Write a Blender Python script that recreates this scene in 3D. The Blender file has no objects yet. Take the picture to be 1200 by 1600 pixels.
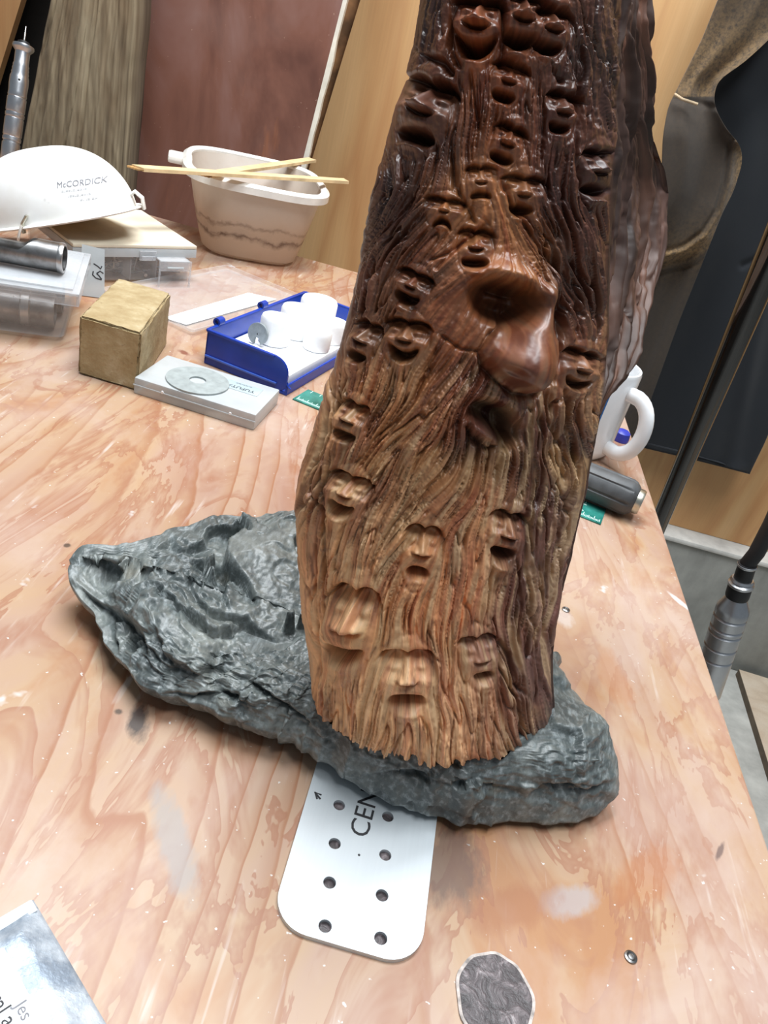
import bpy, bmesh, math, random
import numpy as np
from mathutils import Vector, Matrix

# ------------------------------------------------------------------ camera
T = 0.78            # bench top height
CAM_H = 1.10
FPX, PITCH, ROLL = 1209.0, math.radians(31), math.radians(15.5)
cp, sp, cr, sr = math.cos(PITCH), math.sin(PITCH), math.cos(ROLL), math.sin(ROLL)
scene = bpy.context.scene
COL = scene.collection
cam_d = bpy.data.cameras.new('camera')
cam = bpy.data.objects.new('camera', cam_d)
COL.objects.link(cam)
fwd = Vector((0, cp, -sp)); R0 = Vector((1, 0, 0)); U0 = Vector((0, sp, cp))
rt = R0 * cr + U0 * sr; upv = -R0 * sr + U0 * cr
cam.matrix_world = Matrix(((rt.x, upv.x, -fwd.x, 0), (rt.y, upv.y, -fwd.y, 0), (rt.z, upv.z, -fwd.z, CAM_H), (0, 0, 0, 1)))
cam_d.sensor_fit = 'VERTICAL'; cam_d.sensor_height = 24.0
cam_d.lens = FPX / 1600 * 24.0
cam_d.clip_start = 0.02
scene.camera = cam

# ------------------------------------------------------------------ light
world = bpy.data.worlds.new('world'); scene.world = world; world.use_nodes = True
world.node_tree.nodes['Background'].inputs[0].default_value = (0.80, 0.90, 1.0, 1)
world.node_tree.nodes['Background'].inputs[1].default_value = 0.19

def area(name, loc, target, sx, sy, power, col):
    d = bpy.data.lights.new(name, 'AREA'); d.shape = 'RECTANGLE'; d.size = sx; d.size_y = sy
    d.energy = power; d.color = col
    o = bpy.data.objects.new(name, d); COL.objects.link(o); o.location = loc
    o.rotation_euler = (Vector(target) - Vector(loc)).to_track_quat('-Z', 'Y').to_euler()
    return o
area('ceiling_light', (-0.25, 0.85, 2.55), (-0.1, 0.7, 0.8), 1.2, 0.5, 40, (0.93, 0.97, 1.0))
area('ceiling_light', (0.40, 0.22, 2.55), (0.05, 0.3, 0.9), 1.2, 0.4, 22, (0.93, 0.97, 1.0))
scene.view_settings.view_transform = 'Standard'
scene.view_settings.look = 'None'
scene.view_settings.gamma = 1.0
scene.view_settings.use_curve_mapping = False
scene.view_settings.exposure = 0.32

# ------------------------------------------------------------------ pixel helpers (measuring the photograph)
def ray(x, y):
    dx, dy = x - 600.0, y - 800.0
    u = dx * cr + dy * sr; v = -dx * sr + dy * cr
    return np.stack([np.asarray(u / FPX + 0 * v), np.asarray((FPX * cp - v * sp) / FPX), np.asarray(-(FPX * sp + v * cp) / FPX)], -1)
def on_z(x, y, z=T):
    d = ray(x, y); t = (z - CAM_H) / d[..., 2]
    return np.array([0, 0, CAM_H]) + d * t[..., None]
def on_y(x, y, Y):
    d = ray(x, y); t = Y / d[..., 1]
    return np.array([0, 0, CAM_H]) + d * t[..., None]
def on_plane(x, y, p0, n, off=0.0):
    d = ray(x, y); o = np.array([0, 0, CAM_H])
    t = ((np.asarray(p0) - o) @ np.asarray(n) + off) / (d @ np.asarray(n))
    return o + d * np.asarray(t)[..., None]
def project(P):
    P = np.asarray(P) - np.array([0, 0, CAM_H])
    dep = P[..., 1] * cp - P[..., 2] * sp; v = -(P[..., 1] * sp + P[..., 2] * cp) / dep * FPX
    u = P[..., 0] / dep * FPX
    return 600 + u * cr - v * sr, 800 + u * sr + v * cr
def V(a): return Vector([float(c) for c in a])
def pz(x, y, z=T): return V(on_z(np.float64(x), np.float64(y), z))
def py_(x, y, Y): return V(on_y(np.float64(x), np.float64(y), Y))
def lut(y, pts):
    pts = sorted(pts); a = np.array(pts, float); g = np.arange(a[0, 0], a[-1, 0] + 1)
    t = np.interp(g, a[:, 0], a[:, 1]); k = np.hanning(43); k /= k.sum()
    e = np.arange(1, 22); t = np.convolve(np.concatenate([t[0] - e[::-1] * (t[1] - t[0]), t, t[-1] + e * (t[-1] - t[-2])]), k, 'valid')
    return np.interp(y, g, t)
def smooth1(v, k):
    r = len(v) and np.convolve(np.pad(v, k, mode='edge'), np.ones(2 * k + 1) / (2 * k + 1), 'valid')
    return r

# ------------------------------------------------------------------ object helpers
def link(name, me, mat=None, parent=None):
    o = bpy.data.objects.new(name, me); COL.objects.link(o)
    if mat is not None:
        me.materials.clear(); me.materials.append(mat)
    if parent is not None: o.parent = parent
    return o
def tag(o, label, cat, group=None, kind=None):
    o['label'] = label; o['category'] = cat
    if group: o['group'] = group
    if kind: o['kind'] = kind
    return o
def thing(name, label, cat, loc=(0, 0, 0), rotz=0.0, group=None, rot=None):
    o = bpy.data.objects.new(name, None); COL.objects.link(o); o.empty_display_size = 0.02
    o.location = loc
    if rot is not None:
        o.rotation_mode = 'QUATERNION'; o.rotation_quaternion = rot
    else: o.rotation_euler = (0, 0, rotz)
    return tag(o, label, cat, group)
def mesh_from(bm, name='m', smooth=True, angle=38):
    me = bpy.data.meshes.new(name)
    bmesh.ops.recalc_face_normals(bm, faces=bm.faces)
    bm.to_mesh(me); bm.free()
    if smooth:
        me.shade_smooth()
        try: me.set_sharp_from_angle(angle=math.radians(angle))
        except Exception: pass
    return me
def obj(name, bm, mat, parent=None, smooth=True, angle=38):
    return link(name, mesh_from(bm, name, smooth, angle), mat, parent)
def np_mesh(name, verts, quads, smooth=True):
    me = bpy.data.meshes.new(name)
    n, m = len(verts), len(quads); k = quads.shape[1]
    me.vertices.add(n); me.vertices.foreach_set('co', np.ascontiguousarray(verts, np.float32).ravel())
    me.loops.add(m * k); me.loops.foreach_set('vertex_index', np.ascontiguousarray(quads, np.int32).ravel())
    me.polygons.add(m); me.polygons.foreach_set('loop_start', np.arange(0, m * k, k, dtype=np.int32))
    me.polygons.foreach_set('loop_total', np.full(m, k, np.int32))
    if smooth: me.polygons.foreach_set('use_smooth', np.ones(m, bool))
    me.update(calc_edges=True); me.validate()
    return me
def grid_quads(nr, nc, wrap=False):
    r = np.arange(nr - 1)[:, None]; c = np.arange(nc if wrap else nc - 1)[None, :]
    c2 = (c + 1) % nc
    return np.stack([r * nc + c, r * nc + c2, (r + 1) * nc + c2, (r + 1) * nc + c], -1).reshape(-1, 4)
I4 = Matrix.Identity(4)
def add_box(bm, size, loc=(0, 0, 0), bevel=0.0, m=I4, taper=1.0, seg=2):
    b = bmesh.new(); bmesh.ops.create_cube(b, size=1.0)
    for v in b.verts:
        s = taper if v.co.z < 0 else 1.0
        v.co = Vector((v.co.x * size[0] * s, v.co.y * size[1] * s, v.co.z * size[2]))
    if bevel: bmesh.ops.bevel(b, geom=b.edges[:], offset=bevel, segments=seg, affect='EDGES', profile=0.6)
    merge(bm, b, m @ Matrix.Translation(loc))
def merge(bm, b, m=I4):
    b.transform(m); me = bpy.data.meshes.new('t'); b.to_mesh(me); b.free(); bm.from_mesh(me); bpy.data.meshes.remove(me)
def add_lathe(bm, prof, seg=40, m=I4):
    b = bmesh.new(); rings = []
    for r, z in prof:
        if r < 1e-6: rings.append([b.verts.new((0, 0, z))])
        else: rings.append([b.verts.new((r * math.cos(2 * math.pi * i / seg), r * math.sin(2 * math.pi * i / seg), z)) for i in range(seg)])
    for a, c in zip(rings, rings[1:]):
        if len(a) == 1 and len(c) == 1: continue
        for i in range(seg):
            j = (i + 1) % seg
            if len(a) == 1: b.faces.new((a[0], c[i], c[j]))
            elif len(c) == 1: b.faces.new((a[i], a[j], c[0]))
            else: b.faces.new((a[i], a[j], c[j], c[i]))
    merge(bm, b, m)
def add_tube(bm, pts, r, seg=12, cap=True, m=I4, flat=1.0):
    pts = [Vector(p) for p in pts]; b = bmesh.new(); rings = []
    n = len(pts); rr = r if isinstance(r, (list, tuple)) else [r] * n
    up = Vector((0, 0, 1)); prev = None
    for i, p in enumerate(pts):
        t = (pts[min(i + 1, n - 1)] - pts[max(i - 1, 0)]).normalized()
        if prev is None: a = t.cross(up if abs(t.z) < 0.9 else Vector((1, 0, 0))).normalized()
        else: a = (prev - t * prev.dot(t)).normalized()
        prev = a; c = t.cross(a)
        rings.append([b.verts.new(p + (a * math.cos(2 * math.pi * k / seg) + c * math.sin(2 * math.pi * k / seg) * flat) * rr[i]) for k in range(seg)])
    for A, C in zip(rings, rings[1:]):
        for k in range(seg): b.faces.new((A[k], A[(k + 1) % seg], C[(k + 1) % seg], C[k]))
    if cap: b.faces.new(rings[0]); b.faces.new(rings[-1][::-1])
    merge(bm, b, m)
def add_prism(bm, poly, z0, z1, m=I4, bevel=0.0):
    b = bmesh.new(); lo = [b.verts.new((p[0], p[1], z0)) for p in poly]; hi = [b.verts.new((p[0], p[1], z1)) for p in poly]
    n = len(poly)
    b.faces.new(lo[::-1]); b.faces.new(hi)
    for i in range(n): b.faces.new((lo[i], lo[(i + 1) % n], hi[(i + 1) % n], hi[i]))
    if bevel: bmesh.ops.bevel(b, geom=b.edges[:], offset=bevel, segments=2, affect='EDGES')
    merge(bm, b, m)
def axis_m(p0, p1):
    p0 = Vector(p0); d = Vector(p1) - p0
    return Matrix.Translation(p0) @ d.to_track_quat('Z', 'Y').to_matrix().to_4x4()
def dup(root, **kw):
    r = root.copy(); COL.objects.link(r)
    for ch in list(root.children):
        c = ch.copy(); COL.objects.link(c); c.parent = r
        for g in ch.children:
            d = g.copy(); COL.objects.link(d); d.parent = c
    return r
def eval_mesh(o):
    dg = bpy.context.evaluated_depsgraph_get()
    me = bpy.data.meshes.new_from_object(o.evaluated_get(dg))
    dat = o.data; bpy.data.objects.remove(o); bpy.data.curves.remove(dat)
    return me
def flat_shape(loops, thick):
    cu = bpy.data.curves.new('c', 'CURVE'); cu.dimensions = '2D'; cu.fill_mode = 'BOTH'; cu.extrude = thick / 2
    for lp in loops:
        s = cu.splines.new('POLY'); s.points.add(len(lp) - 1); s.use_cyclic_u = True
        for q, p in zip(s.points, lp): q.co = (p[0], p[1], 0, 1)
    o = bpy.data.objects.new('c', cu); COL.objects.link(o)
    return eval_mesh(o)
def circle(cx, cy, r, n=20, ry=None):
    return [(cx + r * math.cos(2 * math.pi * i / n), cy + (ry or r) * math.sin(2 * math.pi * i / n)) for i in range(n)]
def text_mesh(body, size, extrude=0.0002, shear=0.0, align='LEFT'):
    cu = bpy.data.curves.new('t', 'FONT'); cu.body = body; cu.size = size; cu.extrude = extrude; cu.shear = shear; cu.align_x = align
    cu.resolution_u = 3
    o = bpy.data.objects.new('t', cu); COL.objects.link(o)
    return eval_mesh(o)
def strokes(bm, lines, r, z=0.0, flat=0.35):
    for ln in lines: add_tube(bm, [(p[0], p[1], z) for p in ln], r, 6, flat=flat)

# ------------------------------------------------------------------ materials
def s2l(c): return tuple((v / 255 / 12.92 if v / 255 <= 0.04045 else ((v / 255 + 0.055) / 1.055) ** 2.4) for v in c)
def rgba(c): return s2l(c) + (1.0,)
class NT:
    def __init__(s, name):
        s.m = bpy.data.materials.new(name); s.m.use_nodes = True; s.t = s.m.node_tree
        s.b = s.t.nodes['Principled BSDF']; s.out = s.t.nodes['Material Output']
    def n(s, typ, **kw):
        nd = s.t.nodes.new(typ)
        for k, v in kw.items():
            if k.startswith('i_'): 
                key = k[2:]; key = int(key) if key.isdigit() else key.replace('_', ' ')
                s.set(nd.inputs[key], v)
            else: setattr(nd, k, v)
        return nd
    def set(s, sock, v):
        if isinstance(v, bpy.types.NodeSocket): s.t.links.new(v, sock)
        elif isinstance(v, tuple) and len(v) == 3 and sock.type == 'RGBA': sock.default_value = v + (1.0,)
        else: sock.default_value = v
    def p(s, **kw):
        for k, v in kw.items(): s.set(s.b.inputs[k.replace('_', ' ')], v)
    def coord(s, kind='Object', scale=(1, 1, 1), rot=(0, 0, 0), loc=(0, 0, 0)):
        tc = s.n('ShaderNodeTexCoord'); mp = s.n('ShaderNodeMapping')
        s.set(mp.inputs['Vector'], tc.outputs[kind]); mp.inputs['Scale'].default_value = scale
        mp.inputs['Rotation'].default_value = rot; mp.inputs['Location'].default_value = loc
        return mp.outputs[0]
    def noise(s, vec, scale, detail=4, rough=0.55, dist=0.0):
        nd = s.n('ShaderNodeTexNoise'); s.set(nd.inputs['Vector'], vec)
        nd.inputs['Scale'].default_value = scale; nd.inputs['Detail'].default_value = detail
        nd.inputs['Roughness'].default_value = rough; nd.inputs['Distortion'].default_value = dist
        return nd.outputs['Fac']
    def ramp(s, fac, stops, interp='LINEAR'):
        nd = s.n('ShaderNodeValToRGB'); s.set(nd.inputs[0], fac); cr_ = nd.color_ramp; cr_.interpolation = interp
        while len(cr_.elements) < len(stops): cr_.elements.new(0.5)
        for e, (p, c) in zip(cr_.elements, stops):
            e.position = p; e.color = rgba(c) if not isinstance(c, float) else (c, c, c, 1)
        return nd.outputs[0]
    def math(s, op, a, b=0.0, clamp=False):
        nd = s.n('ShaderNodeMath', operation=op, use_clamp=clamp); s.set(nd.inputs[0], a); s.set(nd.inputs[1], b); return nd.outputs[0]
    def mix(s, fac, a, b, blend='MIX'):
        nd = s.n('ShaderNodeMix', data_type='RGBA', blend_type=blend)
        s.set(nd.inputs[0], fac); s.set(nd.inputs[6], a); s.set(nd.inputs[7], b); return nd.outputs[2]
    def bump(s, h, strength=0.3, dist=0.001):
        nd = s.n('ShaderNodeBump'); s.set(nd.inputs['Height'], h); nd.inputs['Strength'].default_value = strength
        nd.inputs['Distance'].default_value = dist; s.set(s.b.inputs['Normal'], nd.outputs[0])
def plain(name, c, rough=0.5, metal=0.0, var=0.12, scale=40.0, bump=0.0, coat=0.0, spec=0.5):
    t = NT(name); v = t.coord()
    n = t.noise(v, scale, 5)
    lo = tuple(max(0, x * (1 - var)) for x in c); hi = tuple(min(255, x * (1 + var)) for x in c)
    t.p(Base_Color=t.ramp(n, [(0.3, lo), (0.7, hi)]), Roughness=rough, Metallic=metal)
    t.b.inputs['Coat Weight'].default_value = coat; t.b.inputs['Specular IOR Level'].default_value = spec
    if bump: t.bump(n, bump, 0.001)
    return t.m
def clear(name, c=(225, 228, 230), alpha=0.25, rough=0.15, trans=0.0):
    t = NT(name); t.p(Base_Color=s2l(c), Roughness=rough)
    tr = t.n('ShaderNodeBsdfTransparent'); mx = t.n('ShaderNodeMixShader')
    v = t.coord(); nz = t.noise(v, 60, 4)
    f = t.math('MULTIPLY_ADD', nz, 0.2); f.node.inputs[2].default_value = alpha - 0.06
    lw = t.n('ShaderNodeLayerWeight'); lw.inputs[0].default_value = 0.35
    f2 = t.math('ADD', f, t.math('MULTIPLY', lw.outputs['Facing'], 0.28), True)
    t.set(mx.inputs[0], f2); t.t.links.new(tr.outputs[0], mx.inputs[1]); t.t.links.new(t.b.outputs[0], mx.inputs[2])
    t.t.links.new(mx.outputs[0], t.out.inputs[0])
    return t.m

def m_table():
    t = NT('bench_plywood')
    v = t.coord('Object', rot=(0, 0, math.radians(-12)))
    vs = t.coord('Object', scale=(1, 0.16, 1), rot=(0, 0, math.radians(-12)))
    sx = t.n('ShaderNodeSeparateXYZ'); t.set(sx.inputs[0], v)
    warp = t.noise(vs, 5.0, 2, 0.4, 0.4)
    fldv = t.math('ADD', t.math('MULTIPLY', sx.outputs[0], 26.0), t.math('MULTIPLY', warp, 15.0))
    saw = t.math('FRACT', t.math('ADD', fldv, t.math('MULTIPLY', t.noise(t.coord('Object', scale=(1, .4, 1)), 34, 3), 0.45)))
    fine = t.noise(t.coord('Object', scale=(1, 0.05, 1), rot=(0, 0, math.radians(-12))), 260, 3)
    lmask = t.ramp(t.noise(t.coord('Object', scale=(1, .5, 1), loc=(5, 5, 0)), 6.0, 3), [(0.36, 0.35), (0.56, 1.0)])
    pk = t.noise(t.coord('Object', scale=(1, 0.45, 1), rot=(0, 0, math.radians(-12)), loc=(3, 1, 0)), 10.0, 5, 0.6, 0.8)
    c = t.ramp(pk, [(0.34, (198, 146, 102)), (0.44, (208, 174, 140)), (0.56, (204, 170, 146)), (0.68, (188, 146, 126))])
    c = t.mix(t.math('MULTIPLY', t.ramp(saw, [(0.0, 0.0), (0.45, 0.0), (0.85, 0.45), (0.94, 0.95), (0.97, 0.9), (1.0, 0.0)]), lmask), c, s2l((180, 124, 88)))
    pe = t.noise(t.coord('Object', scale=(1, 0.35, 1), rot=(0, 0, math.radians(-20)), loc=(7, 2, 0)), 16.0, 5, 0.62, 1.0)
    edge = t.ramp(pe, [(0.42, 0.0), (0.495, 0.8), (0.5, 0.0), (0.58, 0.0), (0.645, 0.65), (0.65, 0.0)])
    c = t.mix(edge, c, s2l((180, 124, 94)))
    # pale patches growing towards the right, then scratches and dust specks
    hz = t.noise(t.coord('Object', scale=(1, 0.7, 1), rot=(0, 0, math.radians(35)), loc=(1, 5, 0)), 11.0, 6, 0.62, 0.5)
    sep = t.n('ShaderNodeSeparateXYZ'); t.set(sep.inputs[0], t.coord('Object'))
    right = t.math('MULTIPLY', t.math('ADD', sep.outputs[0], -0.02), 0.55, True)
    haze = t.ramp(t.math('ADD', hz, right), [(0.50, 0.0), (0.74, 0.62)])
    c = t.mix(haze, c, s2l((222, 200, 188)))
    scr = t.noise(t.coord('Object', scale=(1, 0.06, 1), rot=(0, 0, math.radians(62))), 190, 3, 0.5)
    msk = t.noise(t.coord('Object', loc=(9, 3, 1)), 16, 3)
    sc = t.math('MULTIPLY', t.ramp(scr, [(0.62, 0.0), (0.72, 0.8)]), t.ramp(msk, [(0.5, 0.0), (0.62, 1.0)]))
    c = t.mix(sc, c, s2l((236, 224, 214)))
    sp_ = t.noise(t.coord('Object'), 330, 2, 0.4)
    c = t.mix(t.ramp(sp_, [(0.74, 0.0), (0.78, 0.9)]), c, s2l((245, 242, 236)))
    wb = t.noise(t.coord('Object', loc=(2, 8, 0)), 42, 3, 0.6)
    c = t.mix(t.ramp(wb, [(0.70, 0.0), (0.76, 0.85)]), c, s2l((240, 236, 232)))
    # smudges with a shape of their own
    def smudge(c, px, ry, ang, rad, stretch, colr, amt, th=(0.35, 0.75)):
        p = pz(px, ry)
        sub = t.n('ShaderNodeVectorMath', operation='SUBTRACT'); t.set(sub.inputs[0], t.coord('Object')); sub.inputs[1].default_value = (p.x, p.y, p.z)
        rot = t.n('ShaderNodeMapping'); t.set(rot.inputs[0], sub.outputs[0]); rot.vector_type = 'TEXTURE'
        rot.inputs['Rotation'].default_value = (0, 0, ang); rot.inputs['Scale'].default_value = (rad, rad * stretch, 1)
        ln = t.n('ShaderNodeVectorMath', operation='LENGTH'); t.set(ln.inputs[0], rot.outputs[0])
        d = t.math('ADD', ln.outputs['Value'], t.math('MULTIPLY', t.noise(t.coord('Object', scale=(1, 0.4, 1), rot=(0, 0, -ang)), 120, 4, 0.65), 1.1))
        return t.mix(t.math('MULTIPLY', t.ramp(t.math('SUBTRACT', 1.75, d), [(th[0], 0.0), (th[1], 1.0)]), amt), c, s2l(colr))
    c = smudge(c, 216, 1130, math.radians(20), 0.007, 2.6, (52, 46, 46), 0.9)
    c = smudge(c, 185, 1112, 0, 0.003, 1.0, (60, 50, 40), 0.8)
    c = smudge(c, 270, 1310, math.radians(35), 0.010, 4.2, (176, 170, 166), 0.7)
    c = smudge(c, 890, 1408, math.radians(-60), 0.010, 2.4, (196, 186, 184), 0.75)
    c = smudge(c, 700, 1350, math.radians(10), 0.024, 1.3, (118, 96, 86), 0.75)
    c = smudge(c, 1010, 1370, math.radians(-40), 0.016, 2.4, (196, 124, 70), 0.45)
    c = smudge(c, 800, 1420, math.radians(-60), 0.014, 2.6, (176, 112, 76), 0.5)
    c = smudge(c, 960, 1060, math.radians(10), 0.016, 2.6, (206, 140, 90), 0.45)
    c = smudge(c, 1125, 1330, math.radians(-30), 0.002, 5.5, (120, 100, 96), 0.8)
    c = smudge(c, 880, 965, 0, 0.010, 1.5, (228, 214, 204), 0.7)
    c = smudge(c, 1062, 940, math.radians(40), 0.004, 4.5, (246, 240, 236), 0.9)
    c = smudge(c, 105, 852, 0, 0.003, 1.0, (60, 50, 44), 0.8)
    c = smudge(c, 288, 551, math.radians(60), 0.006, 1.6, (140, 66, 44), 0.8)
    c = t.mix(1.0, c, (0.68, 0.675, 0.68), 'MULTIPLY')
    t.p(Base_Color=c, Roughness=0.42)
    t.bump(t.math('ADD', t.math('MULTIPLY', fine, 0.5), saw), 0.12, 0.0006)
    return t.m
M = {}
M['table'] = m_table()
def m_ply(name, cols, grain_axis='z', sc=1.0):
    t = NT(name)
    s = {'z': (1, 1, 0.14), 'x': (0.14, 1, 1)}[grain_axis]
    v = t.coord('Object', scale=s)
    w = t.noise(v, 4.0 * sc, 3, 0.5, 0.8)
    saw = t.math('PINGPONG', t.math('MULTIPLY', w, 7.0), 0.5)
    c1 = t.ramp(t.math('MULTIPLY', saw, 2.0), [(0.0, cols[0]), (0.55, cols[1]), (1.0, cols[2])])
    big = t.noise(t.coord('Object', scale=s, loc=(3, 1, 4)), 9 * sc, 4, 0.55)
    c2 = t.ramp(big, [(0.35, cols[2]), (0.6, cols[0])])
    f = t.noise(t.coord('Object', scale=(1, 1, 0.03) if grain_axis == 'z' else (0.03, 1, 1)), 320, 3)
    c = t.mix(0.45, c1, c2)
    kn = t.n('ShaderNodeTexVoronoi'); t.set(kn.inputs['Vector'], t.coord('Object', scale=(1, 1, 0.7), loc=(0.13, 0, 0.21))); kn.inputs['Scale'].default_value = 2.6
    c = t.mix(t.ramp(kn.outputs['Distance'], [(0.02, 0.75), (0.06, 0.0)]), c, s2l((112, 66, 44)))
    c = t.mix(t.math('MULTIPLY', f, 0.25), c, s2l((120, 80, 45)))
    t.p(Base_Color=c, Roughness=0.6); t.bump(f, 0.1, 0.0008)
    return t.m
M['ply'] = m_ply('wall_plywood', [(226, 186, 134), (212, 166, 112), (192, 138, 88)])
M['ply_floor'] = m_ply('board_plywood', [(222, 208, 188), (214, 196, 172), (200, 180, 156)])
def m_panel():
    t = NT('red_brown_panel')
    n1 = t.noise(t.coord('Object', scale=(1, 1, 0.35)), 7, 5, 0.6, 0.6)
    c = t.ramp(n1, [(0.3, (98, 62, 52)), (0.45, (126, 84, 70)), (0.56, (136, 98, 88)), (0.7, (122, 96, 96))])
    n2 = t.noise(t.coord('Object', scale=(1, 1, 0.18), loc=(4, 0, 2)), 26, 4, 0.6)
    c = t.mix(t.ramp(n2, [(0.60, 0.0), (0.74, 0.65)]), c, s2l((166, 104, 68)))
    n3 = t.noise(t.coord('Object', loc=(1, 0, 3)), 5, 4)
    c = t.mix(t.ramp(n3, [(0.5, 0.0), (0.72, 0.35)]), c, s2l((146, 122, 116)))
    d = t.noise(t.coord('Object'), 190, 2)
    c = t.mix(t.ramp(d, [(0.75, 0.0), (0.78, 0.7)]), c, s2l((200, 170, 150)))
    t.p(Base_Color=c, Roughness=0.45); t.bump(n2, 0.08, 0.001); return t.m
M['panel'] = m_panel()
def m_post():
    t = NT('weathered_wood')
    n1 = t.noise(t.coord('Object', scale=(1, 1, 0.06)), 60, 5, 0.6)
    c = t.ramp(n1, [(0.28, (62, 52, 40)), (0.42, (112, 100, 80)), (0.58, (146, 134, 110)), (0.75, (170, 158, 132))])
    n2 = t.noise(t.coord('Object', scale=(1, 1, 0.3), loc=(2, 2, 2)), 14, 4)
    c = t.mix(t.ramp(n2, [(0.42, 0.0), (0.66, 0.6)]), c, s2l((118, 96, 70)))
    n3 = t.noise(t.coord('Object', scale=(1, 1, 0.35)), 110, 2)
    c = t.mix(t.ramp(n3, [(0.70, 0.0), (0.76, 0.85)]), c, s2l((58, 44, 32)))
    t.p(Base_Color=c, Roughness=0.85); t.bump(n1, 0.5, 0.002); return t.m
M['post'] = m_post()
def m_concrete(name, c):
    t = NT(name)
    n = t.noise(t.coord('Object'), 7, 7, 0.65); n2 = t.noise(t.coord('Object', scale=(1, 1, 0.3)), 30, 4)
    lo = tuple(x * 0.80 for x in c); hi = tuple(min(255, x * 1.12) for x in c)
    cc = t.mix(0.35, t.ramp(n, [(0.3, lo), (0.7, hi)]), t.ramp(n2, [(0.3, lo), (0.7, hi)]))
    t.p(Base_Color=cc, Roughness=0.8); t.bump(n, 0.2, 0.003); return t.m
M['concrete'] = m_concrete('stem_concrete', (150, 150, 144))
M['ledge'] = m_concrete('ledge_concrete_lit', (206, 204, 198))  # paler copy of the stem concrete, light on the ledge top painted in
M['floor'] = m_concrete('floor_concrete', (188, 188, 182))
def m_metal(name, c, rough=0.3, dirt=0.25, dirtc=(60, 54, 48), scale=60):
    t = NT(name); n = t.noise(t.coord('Object'), scale, 6, 0.6)
    cc = t.mix(t.math('MULTIPLY', t.ramp(n, [(0.45, 0.0), (0.7, 1.0)]), dirt), s2l(c), s2l(dirtc))
    r = t.math('MULTIPLY_ADD', n, 0.25); r.node.inputs[2].default_value = rough - 0.1
    t.p(Base_Color=cc, Metallic=1.0, Roughness=r); return t.m
M['alu'] = m_metal('handpiece_metal', (196, 198, 202), 0.30, 0.15)
M['steel'] = m_metal('worn_steel', (150, 150, 150), 0.34, 0.7, (70, 60, 52), 45)
M['nail'] = m_metal('nail_steel', (190, 190, 190), 0.28, 0.2)
def m_plate():
    t = NT('brushed_plate')
    n = t.noise(t.coord('Object', scale=(1, 0.02, 1)), 500, 3); n2 = t.noise(t.coord('Object'), 30, 4)
    c = t.mix(t.ramp(n2, [(0.62, 0.0), (0.8, 0.4)]), s2l((216, 224, 228)), s2l((160, 158, 150)))
    c = t.mix(t.math('MULTIPLY', n, 0.2), c, s2l((170, 176, 182)))
    t.p(Base_Color=c, Metallic=0.45, Roughness=0.4); t.bump(n, 0.05, 0.0003); return t.m
M['plate'] = m_plate()
M['black'] = plain('black_rubber', (26, 26, 28), 0.5)
M['blackgloss'] = plain('black_gloss', (12, 12, 14), 0.10, coat=0.6)
M['ink'] = plain('marker_ink', (34, 34, 38), 0.6)
M['paleink'] = plain('pale_ink', (128, 128, 134), 0.7)
M['white'] = plain('white_ceramic', (236, 238, 240), 0.15, var=0.02, coat=0.3)
M['bluestripe'] = plain('blue_glaze', (52, 112, 178), 0.2, var=0.05)
M['blue'] = plain('blue_plastic', (22, 60, 160), 0.35, var=0.08)
M['bluecap'] = plain('blue_cap', (50, 62, 170), 0.4)
def m_maskshell():
    t = NT('mask_fibre'); n = t.noise(t.coord('Object'), 26, 5)
    c = t.ramp(n, [(0.3, (236, 234, 228)), (0.6, (244, 244, 242))])
    n2 = t.noise(t.coord('Object', loc=(3, 3, 3)), 60, 2)
    c = t.mix(t.ramp(n2, [(0.72, 0.0), (0.78, 0.5)]), c, s2l((150, 145, 138)))
    t.p(Base_Color=c, Roughness=0.9); t.bump(n, 0.1, 0.001); return t.m
M['mask'] = m_maskshell()
M['maskin'] = plain('mask_liner', (176, 146, 100), 0.9, var=0.3, scale=50)
M['felt'] = plain('white_felt', (246, 247, 248), 0.95, var=0.02, scale=90, bump=0.3)
M['paper'] = plain('white_paper', (238, 242, 246), 0.8, var=0.02)
M['greydisc'] = plain('grey_abrasive', (138, 146, 148), 0.8, var=0.08, scale=200)
M['disc'] = plain('cutting_wheel', (150, 158, 158), 0.55, var=0.08, scale=120)
M['stick'] = plain('pale_lath', (214, 186, 142), 0.75, var=0.12, scale=30)
M['stickend'] = plain('lath_end', (176, 136, 84), 0.85, var=0.2, scale=90)
M['clear'] = clear('clear_plastic', alpha=0.07, rough=0.08)
M['clear2'] = clear('clear_lid', (214, 218, 222), alpha=0.24, rough=0.12)
M['frost'] = clear('frosted_plastic', (206, 212, 214), alpha=0.60, rough=0.3)
M['frost2'] = clear('frosted_case', (196, 202, 204), alpha=0.62, rough=0.28)
M['dusty'] = plain('dusty_lid', (222, 212, 190), 0.7, var=0.08, scale=14)
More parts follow.
